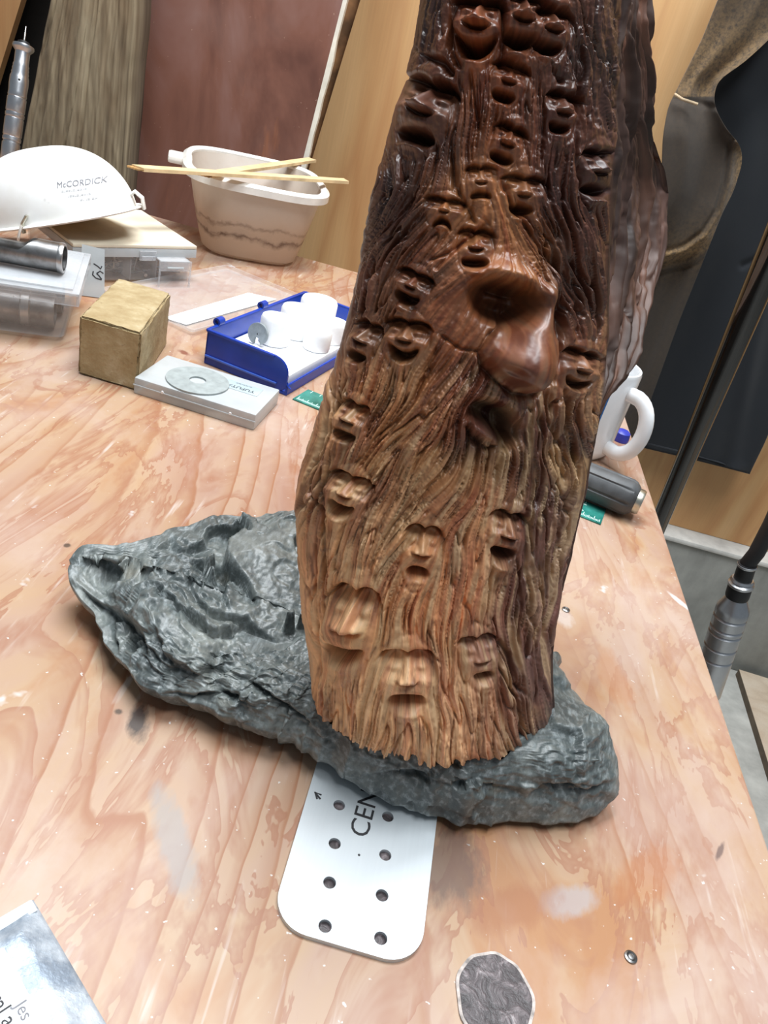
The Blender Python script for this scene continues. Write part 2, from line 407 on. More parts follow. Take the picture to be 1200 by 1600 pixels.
def m_bowl():
    t = NT('translucent_tub')
    sep = t.n('ShaderNodeSeparateXYZ'); t.set(sep.inputs[0], t.coord('Object'))
    n = t.noise(t.coord('Object'), 26, 6, 0.65); n2 = t.noise(t.coord('Object', loc=(4, 1, 2)), 70, 4)
    lvl = t.math('ADD', sep.outputs[2], t.math('MULTIPLY', t.math('ADD', n, -0.5), 0.034))
    band = t.ramp(lvl, [(0.030, 0.0), (0.0345, 1.0), (0.038, 0.12), (0.048, 0.05), (0.051, 0.55), (0.053, 0.0)])
    c = t.mix(t.ramp(lvl, [(0.05, 0.75), (0.085, 0.15)]), s2l((226, 218, 208)), s2l((206, 178, 150)))
    c = t.mix(t.math('MULTIPLY', band, t.ramp(n2, [(0.25, 0.25), (0.6, 1.0)])), c, s2l((92, 60, 44)))
    c = t.mix(t.ramp(n, [(0.55, 0.0), (0.8, 0.35)]), c, s2l((190, 164, 140)))
    t.p(Base_Color=c, Roughness=0.3)
    tl = t.n('ShaderNodeBsdfTranslucent'); t.set(tl.inputs[0], c)
    mx = t.n('ShaderNodeMixShader'); mx.inputs[0].default_value = 0.4
    tr = t.n('ShaderNodeBsdfTransparent'); mx2 = t.n('ShaderNodeMixShader'); mx2.inputs[0].default_value = 0.14
    L = t.t.links.new
    L(t.b.outputs[0], mx.inputs[1]); L(tl.outputs[0], mx.inputs[2]); L(mx.outputs[0], mx2.inputs[1]); L(tr.outputs[0], mx2.inputs[2]); L(mx2.outputs[0], t.out.inputs[0])
    return t.m
M['bowl'] = m_bowl()
M['rim'] = plain('tub_rim', (232, 228, 220), 0.3, var=0.05)
def m_block():
    t = NT('sandy_block'); n = t.noise(t.coord('Object'), 45, 6, 0.65); n2 = t.noise(t.coord('Object'), 240, 3)
    c = t.ramp(n, [(0.3, (146, 124, 86)), (0.55, (168, 150, 114)), (0.75, (188, 174, 144))])
    c = t.mix(t.ramp(n2, [(0.66, 0.0), (0.74, 0.6)]), c, s2l((120, 98, 70)))
    t.p(Base_Color=c, Roughness=0.9); t.bump(n2, 0.5, 0.0012); return t.m
M['block'] = m_block()
def m_cloth(name, c, dust=0.0, dustc=(150, 118, 76), thr=0.5, attr=None):
    t = NT(name); v = t.coord('Object')
    w = t.noise(v, 900, 2); n = t.noise(v, 9, 5, 0.6)
    cc = t.mix(t.math('MULTIPLY', w, 0.3), s2l(c), s2l(tuple(x * 0.6 for x in c)))
    if dust:
        sp2 = t.noise(v, 150, 3, 0.7)
        d = t.math('MULTIPLY', t.ramp(n, [(thr - 0.08, 0.0), (thr + 0.12, 1.0)]), t.ramp(sp2, [(0.35, 0.25), (0.62, 1.0)]))
        if attr:
            an = t.n('ShaderNodeAttribute', attribute_name=attr); d = t.math('MULTIPLY', an.outputs['Fac'], t.ramp(t.noise(v, 170, 4, 0.75), [(0.34, 0.15), (0.60, 1.0)]))
        cc = t.mix(t.math('MULTIPLY', d, dust), cc, s2l(dustc))
    t.p(Base_Color=cc, Roughness=0.85); t.b.inputs['Sheen Weight'].default_value = 0.15
    t.bump(w, 0.15, 0.0006); return t.m
M['apron'] = m_cloth('brown_apron', (52, 44, 37), 1.0, (150, 120, 80), 0.47, 'dust')
M['navy'] = m_cloth('navy_cloth', (17, 22, 29), 0.1, (70, 66, 60), 0.62)
M['seam'] = plain('seam_thread', (176, 156, 128), 0.9)
def m_ruler():
    t = NT('green_rule'); n = t.noise(t.coord('Object'), 60, 3)
    t.p(Base_Color=t.ramp(n, [(0.3, (20, 92, 82)), (0.7, (58, 140, 128))]), Roughness=0.25); return t.m
M['ruler'] = m_ruler(); M['tick'] = plain('rule_print', (214, 244, 236), 0.5, var=0.03)
def m_foil():
    t = NT('grey_pouch'); n = t.noise(t.coord('Object'), 45, 5, 0.6); n2 = t.noise(t.coord('Object'), 400, 3)
    c = t.ramp(n, [(0.35, (206, 212, 220)), (0.52, (176, 186, 196)), (0.66, (128, 140, 154))])
    c = t.mix(t.ramp(n2, [(0.6, 0.0), (0.7, 0.35)]), c, s2l((110, 122, 136)))
    t.p(Base_Color=c, Metallic=0.25, Roughness=0.42); t.bump(t.math('ADD', n2, n), 0.35, 0.001); return t.m
M['foil'] = m_foil()
M['label'] = plain('pouch_label', (226, 232, 236), 0.5, var=0.03)
def m_knot():
    t = NT('dark_plug'); n = t.noise(t.coord('Object'), 130, 5, 0.65, 1.0)
    t.p(Base_Color=t.ramp(n, [(0.35, (48, 44, 46)), (0.52, (78, 70, 72)), (0.62, (120, 110, 112)), (0.72, (176, 168, 168))]), Roughness=0.4)
    t.bump(n, 0.4, 0.002); return t.m
M['knot'] = m_knot(); M['knotrim'] = plain('plug_rim', (176, 166, 160), 0.6, var=0.3, scale=200)
M['grip'] = plain('grip_rubber', (74, 76, 78), 0.5, var=0.15, scale=60)
M['zinc'] = m_metal('zinc_fitting', (206, 204, 190), 0.32, 0.2)
M['tapelight'] = plain('pale_edge', (226, 220, 206), 0.8, var=0.06)
M['stud'] = plain('stud_wood', (150, 110, 74), 0.8, var=0.25, scale=25)
M['dark'] = plain('cavity_shade', (30, 26, 22), 0.9)  # near-black colour stands in for shade in the wall gaps
def m_wood():
    t = NT('oiled_wood')
    at = t.n('ShaderNodeAttribute', attribute_name='wood')
    v = t.coord('Object'); n = t.noise(v, 420, 4, 0.6)
    c = t.mix(t.math('MULTIPLY', n, 0.28), at.outputs['Color'], s2l((70, 42, 28)))
    ga = t.n('ShaderNodeAttribute', attribute_name='gloss')
    r = t.math('MULTIPLY_ADD', ga.outputs['Fac'], -0.20); r.node.inputs[2].default_value = 0.60
    t.p(Base_Color=c, Roughness=r)
    t.b.inputs['Coat Weight'].default_value = 0.0
    t.set(t.b.inputs['Coat Weight'], t.math('MULTIPLY', ga.outputs['Fac'], 0.28)); t.b.inputs['Coat Roughness'].default_value = 0.36
    t.bump(n, 0.06, 0.0005); return t.m
M['wood'] = m_wood()
def m_rock():
    t = NT('slate')
    n = t.noise(t.coord('Object'), 22, 6, 0.65); n2 = t.noise(t.coord('Object', rot=(0, 0, 0.6), scale=(1, 0.35, 1)), 330, 3, 0.6)
    c = t.ramp(n, [(0.3, (58, 65, 66)), (0.5, (92, 99, 98)), (0.66, (128, 133, 129)), (0.8, (150, 149, 136))])
    c = t.mix(t.ramp(n2, [(0.5, 0.0), (0.7, 0.55)]), c, s2l((158, 166, 168)))
    c = t.mix(t.ramp(n2, [(0.3, 0.5), (0.45, 0.0)]), c, s2l((62, 70, 74)))
    n3 = t.noise(t.coord('Object', loc=(2, 4, 1)), 30, 3)
    c = t.mix(t.ramp(n3, [(0.62, 0.0), (0.74, 0.4)]), c, s2l((142, 132, 110)))
    t.p(Base_Color=c, Roughness=0.40); t.bump(t.math('ADD', n2, n), 0.22, 0.001); return t.m
M['rock'] = m_rock()

# ------------------------------------------------------------------ setting
def struct(name, bm, mat, parent=None, **k):
    o = obj(name, bm, mat, parent, **k)
    if parent is None: o['kind'] = 'structure'
    return o
WY = 1.60
bm = bmesh.new(); add_box(bm, (6, 5, 0.1), (0, 0.6, -0.05)); struct('floor', bm, M['floor'])
bm = bmesh.new(); add_box(bm, (6, 0.10, 2.9), (0, WY + 0.15, 1.45)); wall = struct('wall_back', bm, M['dark'])
seam_t, seam_b = py_(563, 0, WY), py_(490, 240, WY)
def wall_x(z): return seam_t.x + (seam_b.x - seam_t.x) * (z - seam_t.z) / (seam_b.z - seam_t.z)
zt, zb = 2.4, 0.312
bm = bmesh.new()
m = Matrix(((1, 0, 0, 0), (0, 0, -1, WY + 0.018), (0, 1, 0, 0), (0, 0, 0, 1)))
add_prism(bm, [(wall_x(zb) , zb), (2.6, zb), (2.6, zt), (wall_x(zt), zt)], 0, 0.018, m)
obj('plywood_sheet', bm, M['ply'], wall, smooth=False)
bm = bmesh.new()
lt_, lb_ = py_(27, 20, WY), py_(-4, 120, WY)
def left_x(z): return lt_.x + (lb_.x - lt_.x) * (z - lt_.z) / (lb_.z - lt_.z)
add_prism(bm, [(-2.6, zb), (left_x(zb), zb), (left_x(zt), zt), (-2.6, zt)], 0, 0.018, m)
obj('plywood_sheet', bm, M['ply'], wall, smooth=False)
bm = bmesh.new()
add_prism(bm, [(wall_x(zb) - 0.09, zb), (wall_x(zb) + 0.03, zb), (wall_x(zt) + 0.03, zt), (wall_x(zt) - 0.09, zt)], -0.06, -0.005, m)
obj('wall_stud', bm, M['stud'], wall, smooth=False)
bm = bmesh.new(); add_box(bm, (6, 0.16, 0.3), (0, WY + 0.03, 0.15), 0.004)
conc = struct('wall_footing', bm, M['concrete'])
bm = bmesh.new(); add_box(bm, (6, 0.17, 0.012), (0, WY + 0.028, 0.305), 0.004)
struct('trim_1', bm, M['ledge'])

# ------------------------------------------------------------------ workbench
bench = thing('workbench', 'plywood topped workbench, stained and scratched, that carries the carving and tools', 'workbench')
bm = bmesh.new(); add_box(bm, (1.55, 1.25, 0.024), (0.25 - 0.775, 1.205 - 0.625, T - 0.012), 0.0012)
obj('tabletop', bm, M['table'], bench, smooth=False)
for (x, y) in ((0.16, 1.12), (0.16, 0.06), (-1.2, 1.12), (-1.2, 0.06)):
    bm = bmesh.new(); add_box(bm, (0.07, 0.07, T - 0.024), (x, y, (T - 0.024) / 2), 0.003)
    obj('leg', bm, M['stud'], bench, smooth=False)
for y in (0.06, 1.12):
    bm = bmesh.new(); add_box(bm, (1.29, 0.035, 0.08), (-0.52, y, T - 0.066), 0.003)
    obj('rail', bm, M['stud'], bench, smooth=False)
k = pz(772, 1560)
loop = [(k.x + 0.0155 * (1 + .03 * math.sin(3 * a + 1) + .02 * math.sin(7 * a)) * math.cos(a), k.y + 0.0175 * (1 + .03 * math.sin(2 * a) + .02 * math.sin(9 * a)) * math.sin(a)) for a in [2 * math.pi * i / 48 for i in range(48)]]
big = [((x - k.x) * 1.09 + k.x, (y - k.y) * 1.08 + k.y) for x, y in loop]
me = flat_shape([loop], 0.0016); o = link('dark_plug', me, M['knot'], bench); o.location.z = T + 0.0004
me = flat_shape([big, loop[::-1]], 0.0014); o = link('plug_rim', me, M['knotrim'], bench); o.location.z = T + 0.0002
for (px, py) in ((985, 1496), (884, 953)):
    p = pz(px, py); bm = bmesh.new()
    add_lathe(bm, [(0, .0012), (.0012, .0010), (.0014, .0004), (.0022, .0012), (.0030, .0008), (.0032, -.001)], 16, Matrix.Translation(p))
    obj('screw_head', bm, M['steel'], bench)

# ------------------------------------------------------------------ things behind the bench
# weathered post
def sig_(x): return 1 / (1 + np.exp(-np.clip(x, -40, 40)))
def rough_slab(cs, Y, thick, nr, nc, amp, seed):
    rng = np.random.default_rng(seed)
    a = rng.normal(size=(nr, nc)); 
    fy = np.fft.fftfreq(nr)[:, None]; fx = np.fft.rfftfreq(nc)[None]
    def blur(sy, sx):
        f = np.fft.irfft2(np.fft.rfft2(rng.normal(size=(nr, nc))) * np.exp(-2 * (np.pi ** 2) * ((fy * sy) ** 2 + (fx * sx) ** 2)), s=(nr, nc)); return f / f.std()
    g = 0.26 * blur(40, 0.8) + 0.10 * blur(10, 7) + 0.12 * blur(2, 1); c = blur(26, 2.6); cut = -np.exp(-(np.abs(c) / 0.10) ** 1.5) * sig_(blur(22, 9) * 4 - 1.5)
    h = amp * (g + 2.2 * cut)
    v = np.linspace(0, 1, nr)[:, None]; u = np.linspace(0, 1, nc)[None]
    TL, TR, BL, BR = [np.array(c) for c in cs]
    wob = (blur(8, 60)[:, :1]) * 0.0018
    P = (TL * (1 - u[..., None]) + TR * u[..., None]) * (1 - v[..., None]) + (BL * (1 - u[..., None]) + BR * u[..., None]) * v[..., None]
    P[..., 0] += wob; P[..., 1] -= h
    B = P.copy(); B[..., 1] = Y + thick
    n = nr * nc
    q = grid_quads(nr, nc); qs = [q, q[:, ::-1] + n]
    idx = np.arange(n).reshape(nr, nc)
    for e in (idx[0], idx[-1][::-1], idx[:, 0][::-1], idx[:, -1]):
        qs.append(np.stack([e[1:], e[:-1], e[:-1] + n, e[1:] + n], -1))
    return np_mesh('slab', np.concatenate([P.reshape(-1, 3), B.reshape(-1, 3)]), np.concatenate(qs))
def ext(px0, px1, Y, z):   # continue the line through two image points to a height
    a, b = py_(*px0, Y), py_(*px1, Y); t = (z - a.z) / (b.z - a.z); return a + (b - a) * t
PY = 1.30
cs = [ext((35, 17), (5, 157), PY, 1.75), ext((203, 0), (183, 318), PY, 1.75), ext((35, 17), (5, 157), PY, 0.0), ext((203, 0), (183, 318), PY, 0.0)]
cs[2].x = max(cs[2].x, cs[3].x - 0.32)
me = rough_slab(cs, PY, 0.075, 420, 90, 0.0034, 5)
tag(link('wooden_post', me, M['post']), 'weathered grey brown cracked wooden post behind the white mask', 'post')
# red brown panel leaning behind the bench
PYB = 1.44
pa = thing('leaning_board', 'dark red brown panel with rough pale edge leaning behind the plastic tub', 'panel')
c0, c1 = ext((180, 0), (160, 300), PYB, 1.7), ext((537, 0), (478, 235), PYB, 1.7)
d0, d1 = ext((180, 0), (160, 300), PYB, 0.0), ext((537, 0), (478, 235), PYB, 0.0)
bm = bmesh.new()
mxz = Matrix(((1, 0, 0, 0), (0, 0, -1, 0), (0, 1, 0, 0), (0, 0, 0, 1)))
add_prism(bm, [(d0.x, d0.z), (d1.x, d1.z), (c1.x, c1.z), (c0.x, c0.z)], 0, 0.012, Matrix.Translation((0, PYB + 0.006, 0)) @ mxz)
obj('board', bm, M['panel'], pa, smooth=False)
random.seed(3); L, Rr = [], []
for i in range(60):
    f = i / 59; p = d1.lerp(c1, f); w = 0.006 + random.uniform(0, 0.003)
    L.append((p.x, p.z)); Rr.append((p.x + w, p.z))
bm = bmesh.new(); add_prism(bm, L + Rr[::-1], 0, 0.0125, Matrix.Translation((0, PYB + 0.00625, 0)) @ mxz)
obj('raw_edge', bm, M['tapelight'], pa, smooth=False)
# scraps stuck in the gap
for pts, lab in (([(524, 46), (528, 58), (520, 72), (513, 66), (516, 52)], 'small pale scrap caught higher in the gap beside the red brown panel'),
                 ([(508, 96), (522, 98), (515, 116), (494, 152), (491, 148), (502, 118)], 'pointed strip of white paper caught in the gap beside the red brown panel')):
    bm = bmesh.new(); q = [py_(x, y, 1.617) for x, y in pts]
    add_prism(bm, [(p.x, p.z) for p in q], 0, 0.008, Matrix.Translation((0, 1.623, 0)) @ mxz)
    tag(obj('paper_scrap', bm, M['tapelight']), lab, 'paper scrap')
# pole
p1, p2 = py_(1041, 790, 1.24), py_(1192, 430, 1.10)
d = (p2 - p1) / (p2.z - p1.z); b0 = p1 + d * (0.0 - p1.z); t0 = p1 + d * (1.75 - p1.z)
po = thing('glossy_pole', 'glossy black metal pole rising in front of the dark clothes', 'pole', b0)
mm = axis_m((0, 0, 0), t0 - b0); Lp = (t0 - b0).length
bm = bmesh.new(); add_lathe(bm, [(0, 0), (.012, 0), (.013, .002), (.0155, .55), (.0235, Lp - .3), (.0235, Lp), (0, Lp)], 40, mm); obj('shaft', bm, M['blackgloss'], po)
bm = bmesh.new(); add_lathe(bm, [(0, 0), (.09, 0), (.09, .006), (.03, .018), (0.02, .03), (0, .03)], 40); obj('foot', bm, M['black'], po)
# board on the floor
p = pz(1155, 1046, 0.018); q = pz(1200, 1190, 0.018); dv = (q - p).normalized(); nv = Vector((-dv.y, dv.x, 0))
bm = bmesh.new(); add_prism(bm, [(p.x, p.y), (p.x + dv.x * .8, p.y + dv.y * .8), (p.x + dv.x * .8 + nv.x * .6, p.y + dv.y * .8 + nv.y * .6), (p.x + nv.x * .6, p.y + nv.y * .6)], 0.0, 0.018)
fb = tag(obj('plywood_offcut', bm, M['ply_floor'], smooth=False), 'pale plywood offcut lying on the concrete floor', 'board')
bm = bmesh.new(); b2 = [(p.x, p.y), (p.x + dv.x * .8, p.y + dv.y * .8)]
add_prism(bm, [(b2[0][0] - nv.x * .001, b2[0][1] - nv.y * .001), (b2[1][0] - nv.x * .001, b2[1][1] - nv.y * .001), (b2[1][0], b2[1][1]), (b2[0][0], b2[0][1])], 0.0, 0.0175)
obj('dark_edge', bm, plain('board_edge', (92, 80, 66), 0.8), fb, smooth=False)

# ------------------------------------------------------------------ hanging clothes
def gauss_np(shape, sig, rng):
    fy = np.fft.fftfreq(shape[0])[:, None]; fx = np.fft.rfftfreq(shape[1])[None]
    f = np.fft.irfft2(np.fft.rfft2(rng.normal(size=shape)) * np.exp(-2 * (np.pi ** 2) * ((fy * sig[0]) ** 2 + (fx * sig[1]) ** 2)), s=shape); return f / f.std()
def seg_dist(X, Y, pts):
    best = np.full(X.shape, 1e9); bt = np.zeros(X.shape); side = np.zeros(X.shape); n = len(pts) - 1
    for i in range(n):
        (x0, y0), (x1, y1) = pts[i][:2], pts[i + 1][:2]; dx, dy = x1 - x0, y1 - y0
        t = np.clip(((X - x0) * dx + (Y - y0) * dy) / (dx * dx + dy * dy + 1e-9), 0, 1)
        ddx, ddy = X - x0 - t * dx, Y - y0 - t * dy; dd = np.hypot(ddx, ddy); m_ = dd < best
        best = np.where(m_, dd, best); bt = np.where(m_, (i + t) / n, bt); side = np.where(m_, dx * ddy - dy * ddx, side)
    return best, bt, side
def sheet(xl, xr, ytop, ybot, Y, hfun, nr=200, nc=110, thick=0.004):
    u = np.linspace(0, 1, nc)[None]; v = np.linspace(0, 1, nr)[:, None]
    y = ytop + (ybot(u) - ytop) * v
    x = xl(y) + (xr(y) - xl(y)) * u
    P = on_y(x, y, Y); h = hfun(x, y, u + 0 * v, v + 0 * u)
    P = on_y(x, y, Y - h); B = P.copy(); B[..., 1] += thick
    n = nr * nc; q = grid_quads(nr, nc); qs = [q, q[:, ::-1] + n]; idx = np.arange(n).reshape(nr, nc)
    for e in (idx[0], idx[-1][::-1], idx[:, 0][::-1], idx[:, -1]):
        qs.append(np.stack([e[1:], e[:-1], e[:-1] + n, e[1:] + n], -1))
    return np_mesh('sheet', np.concatenate([P.reshape(-1, 3), B.reshape(-1, 3)]), np.concatenate(qs))
rng = np.random.default_rng(11)
APL = [(-200, 1205), (0, 1122), (60, 1098), (100, 1078), (150, 1053), (165, 1045), (190, 1040), (215, 1036), (245, 1035), (300, 1032), (440, 1000), (540, 965), (640, 920), (720, 890)]
APR = [(-200, 1380), (0, 1245), (60, 1204), (100, 1160), (125, 1122), (150, 1115), (170, 1118), (200, 1134), (228, 1158), (255, 1160), (300, 1146), (330, 1130), (400, 1102), (500, 1062), (600, 1026), (660, 1004), (720, 985)]
pouch = [(1030, 412), (1075, 400), (1110, 375), (1135, 335), (1148, 290), (1156, 232)]
fold = [(1215, 55), (1165, 98), (1125, 128), (1115, 158), (1134, 200), (1158, 228)]
def h_apron(x, y, u, v):
    h = 0.012 * np.sin(u * 5 + v * 3) * v + 0.004 * gauss_np(x.shape, (24, 12), np.random.default_rng(2))
    d, t, s = seg_dist(x, y, pouch)
    inside = np.where(s > 0, 1.0, -1.0)
    ins = 1 / (1 + np.exp(np.clip((s / 90.0) / 5 / 1.0, -30, 30))) * np.clip((y - 120) / 60, 0, 1)
    dd = np.where(s < 0, d, -d)
    up = np.clip((y - 120) / 100, 0, 1); up = up * up * (3 - 2 * up)
    h = h + 0.03 * up * np.clip(1 / (1 + np.exp(-dd / 4)), 0, 1) * (0.7 + 0.5 * np.clip(dd / 80, 0, 1))
    h = h + 0.006 * np.exp(-((d - 9) / 4) ** 2) * up - 0.004 * np.exp(-((d - 18) / 3) ** 2) * up
    df, tf, sf = seg_dist(x, y, fold)
    h = h + 0.012 * np.exp(-(df / 9) ** 2)
    dm, tm, sm = seg_dist(x, y, [(1040, 150), (1120, 168)])
    return h - 0.004 * np.exp(-(dm / 5) ** 2)
ap = thing('work_apron', 'brown work apron dusted with sawdust hanging beside the carving', 'apron')
me = sheet(lambda y: lut(y, APL), lambda y: lut(y, APR), -200.0, lambda u: 700 + 0 * u, 1.47, h_apron, 320, 130)
na = len(me.vertices); co = np.empty(na * 3, np.float32); me.vertices.foreach_get('co', co); ax, ay = project(co.reshape(-1, 3).astype(float))
dsm, _, _ = seg_dist(ax, ay, [(p[0] + 6, p[1] - 10) for p in pouch]); blot = np.random.default_rng(6)
dv_ = 0.50 * (ay < 152) * np.clip((ay + 40) / 120, .4, 1) + 0.75 * np.exp(-(dsm / 11) ** 2) + 0.16 * np.exp(-((ay - 390) / 45) ** 2) + 0.04
me.attributes.new('dust', 'FLOAT', 'POINT').data.foreach_set('value', np.clip(dv_, 0, 1).astype(np.float32))
link('apron_cloth', me, M['apron'], ap)
bm = bmesh.new(); add_tube(bm, [py_(x, y, 1.452 - dh) for x, y, dh in ((1054, 147, .012), (1066, 155, .018), (1078, 159, .02), (1090, 163, .02))], 0.0022, 8); obj('seam_stitch', bm, M['seam'], ap)
# dark trousers
NL = [(-200, 1250), (60, 1140), (130, 1095), (240, 1110), (300, 1105), (400, 1080), (500, 1040), (600, 1005), (690, 980), (760, 970)]
NR = [(-200, 1520), (0, 1470), (400, 1330), (600, 1240), (640, 1216), (690, 1196), (741, 1171), (760, 1164)]
def h_navy(x, y, u, v):
    h = 0.006 * np.sin(u * 9 + 2 * v) + 0.005 * gauss_np(x.shape, (40, 9), np.random.default_rng(4))
    d, t, s = seg_dist(x, y, [(1230, 300), (1140, 735)])
    h += 0.012 * np.exp(-(d / 14) ** 2)
    d, t, s = seg_dist(x, y, [(1215, 640), (1172, 730), (1150, 738)])
    h += 0.006 * np.exp(-(d / 12) ** 2)
    d, t, s = seg_dist(x, y, [(1160, 415), (1240, 380)])
    return h - 0.005 * np.exp(-(d / 5) ** 2)
me = sheet(lambda y: lut(y, NL), lambda y: lut(y, NR), -200.0, lambda u: 694 + 47 * np.clip(u * 1.0, 0, 1), 1.53, h_navy, 260, 120)
nv_ = thing('dark_garment', 'navy black garment hanging on the plywood wall behind the black pole', 'clothing')
link('garment_cloth', me, M['navy'], nv_)
bm = bmesh.new(); add_tube(bm, [py_(x, y, 1.524) for x, y in ((985, 686), (1020, 695), (1070, 707), (1120, 721), (1165, 736))], 0.003, 8, flat=0.4); obj('hem', bm, M['navy'], nv_)

# ------------------------------------------------------------------ relief rasters (1 cell = 1 measured unit of the carving's front)
class Raster:
    def __init__(s, x0, y0, x1, y1, step=1.0):
        s.x0, s.y0, s.st = x0, y0, step
        s.w, s.h = int((x1 - x0) / step), int((y1 - y0) / step)
        s.X, s.Y = np.meshgrid(x0 + step * np.arange(s.w), y0 + step * np.arange(s.h))
    def samp(s, A, x, y):
        fx = np.clip((x - s.x0) / s.st, 0, s.w - 1.001); fy = np.clip((y - s.y0) / s.st, 0, s.h - 1.001)
        i, j = fx.astype(int), fy.astype(int); a, b = fx - i, fy - j
        if A.ndim == 3: a, b = a[..., None], b[..., None]
        return (A[j, i] * (1 - a) + A[j, i + 1] * a) * (1 - b) + (A[j + 1, i] * (1 - a) + A[j + 1, i + 1] * a) * b
def blurA(A, sy, sx=None):
    sx = sx or sy; fy = np.fft.fftfreq(A.shape[0])[:, None]; fx = np.fft.rfftfreq(A.shape[1])[None]
    return np.fft.irfft2(np.fft.rfft2(A) * np.exp(-2 * (np.pi ** 2) * ((fy * sy) ** 2 + (fx * sx) ** 2)), s=A.shape)
def unit(A): return (A - A.mean((0, 1))) / A.std((0, 1))
def field(X, Y, pts, sig):          # smooth interpolation of values given at points
    W = np.zeros(X.shape); S = [np.zeros(X.shape) for _ in pts[0][2:]]
    for p in pts:
        d2 = (X - p[0]) ** 2 + ((Y - p[1])) ** 2
        w = np.exp(-d2 / (2 * sig * sig)) + 1e-5 / (1 + d2 / 1e4); W += w
        for k, v in enumerate(p[2:]): S[k] += w * v
    return [a / W for a in S]
def lic(dx, dy, N, L, st):
    h, w = dx.shape; yy, xx = np.meshgrid(np.arange(h, dtype=np.float32), np.arange(w, dtype=np.float32), indexing='ij')
    acc = N.copy()
    for sgn in (1, -1):
        x, y = xx.copy(), yy.copy()
        for k in range(int(L / st)):
            i = np.clip(x + .5, 0, w - 1).astype(np.int32); j = np.clip(y + .5, 0, h - 1).astype(np.int32)
            x += sgn * st * dx[j, i]; y += sgn * st * dy[j, i]
            i = np.clip(x + .5, 0, w - 1).astype(np.int32); j = np.clip(y + .5, 0, h - 1).astype(np.int32)
            acc += N[j, i] * (1 - k * st / L)
    return unit(acc)
def sig(x): return 1 / (1 + np.exp(-np.clip(x, -40, 40)))

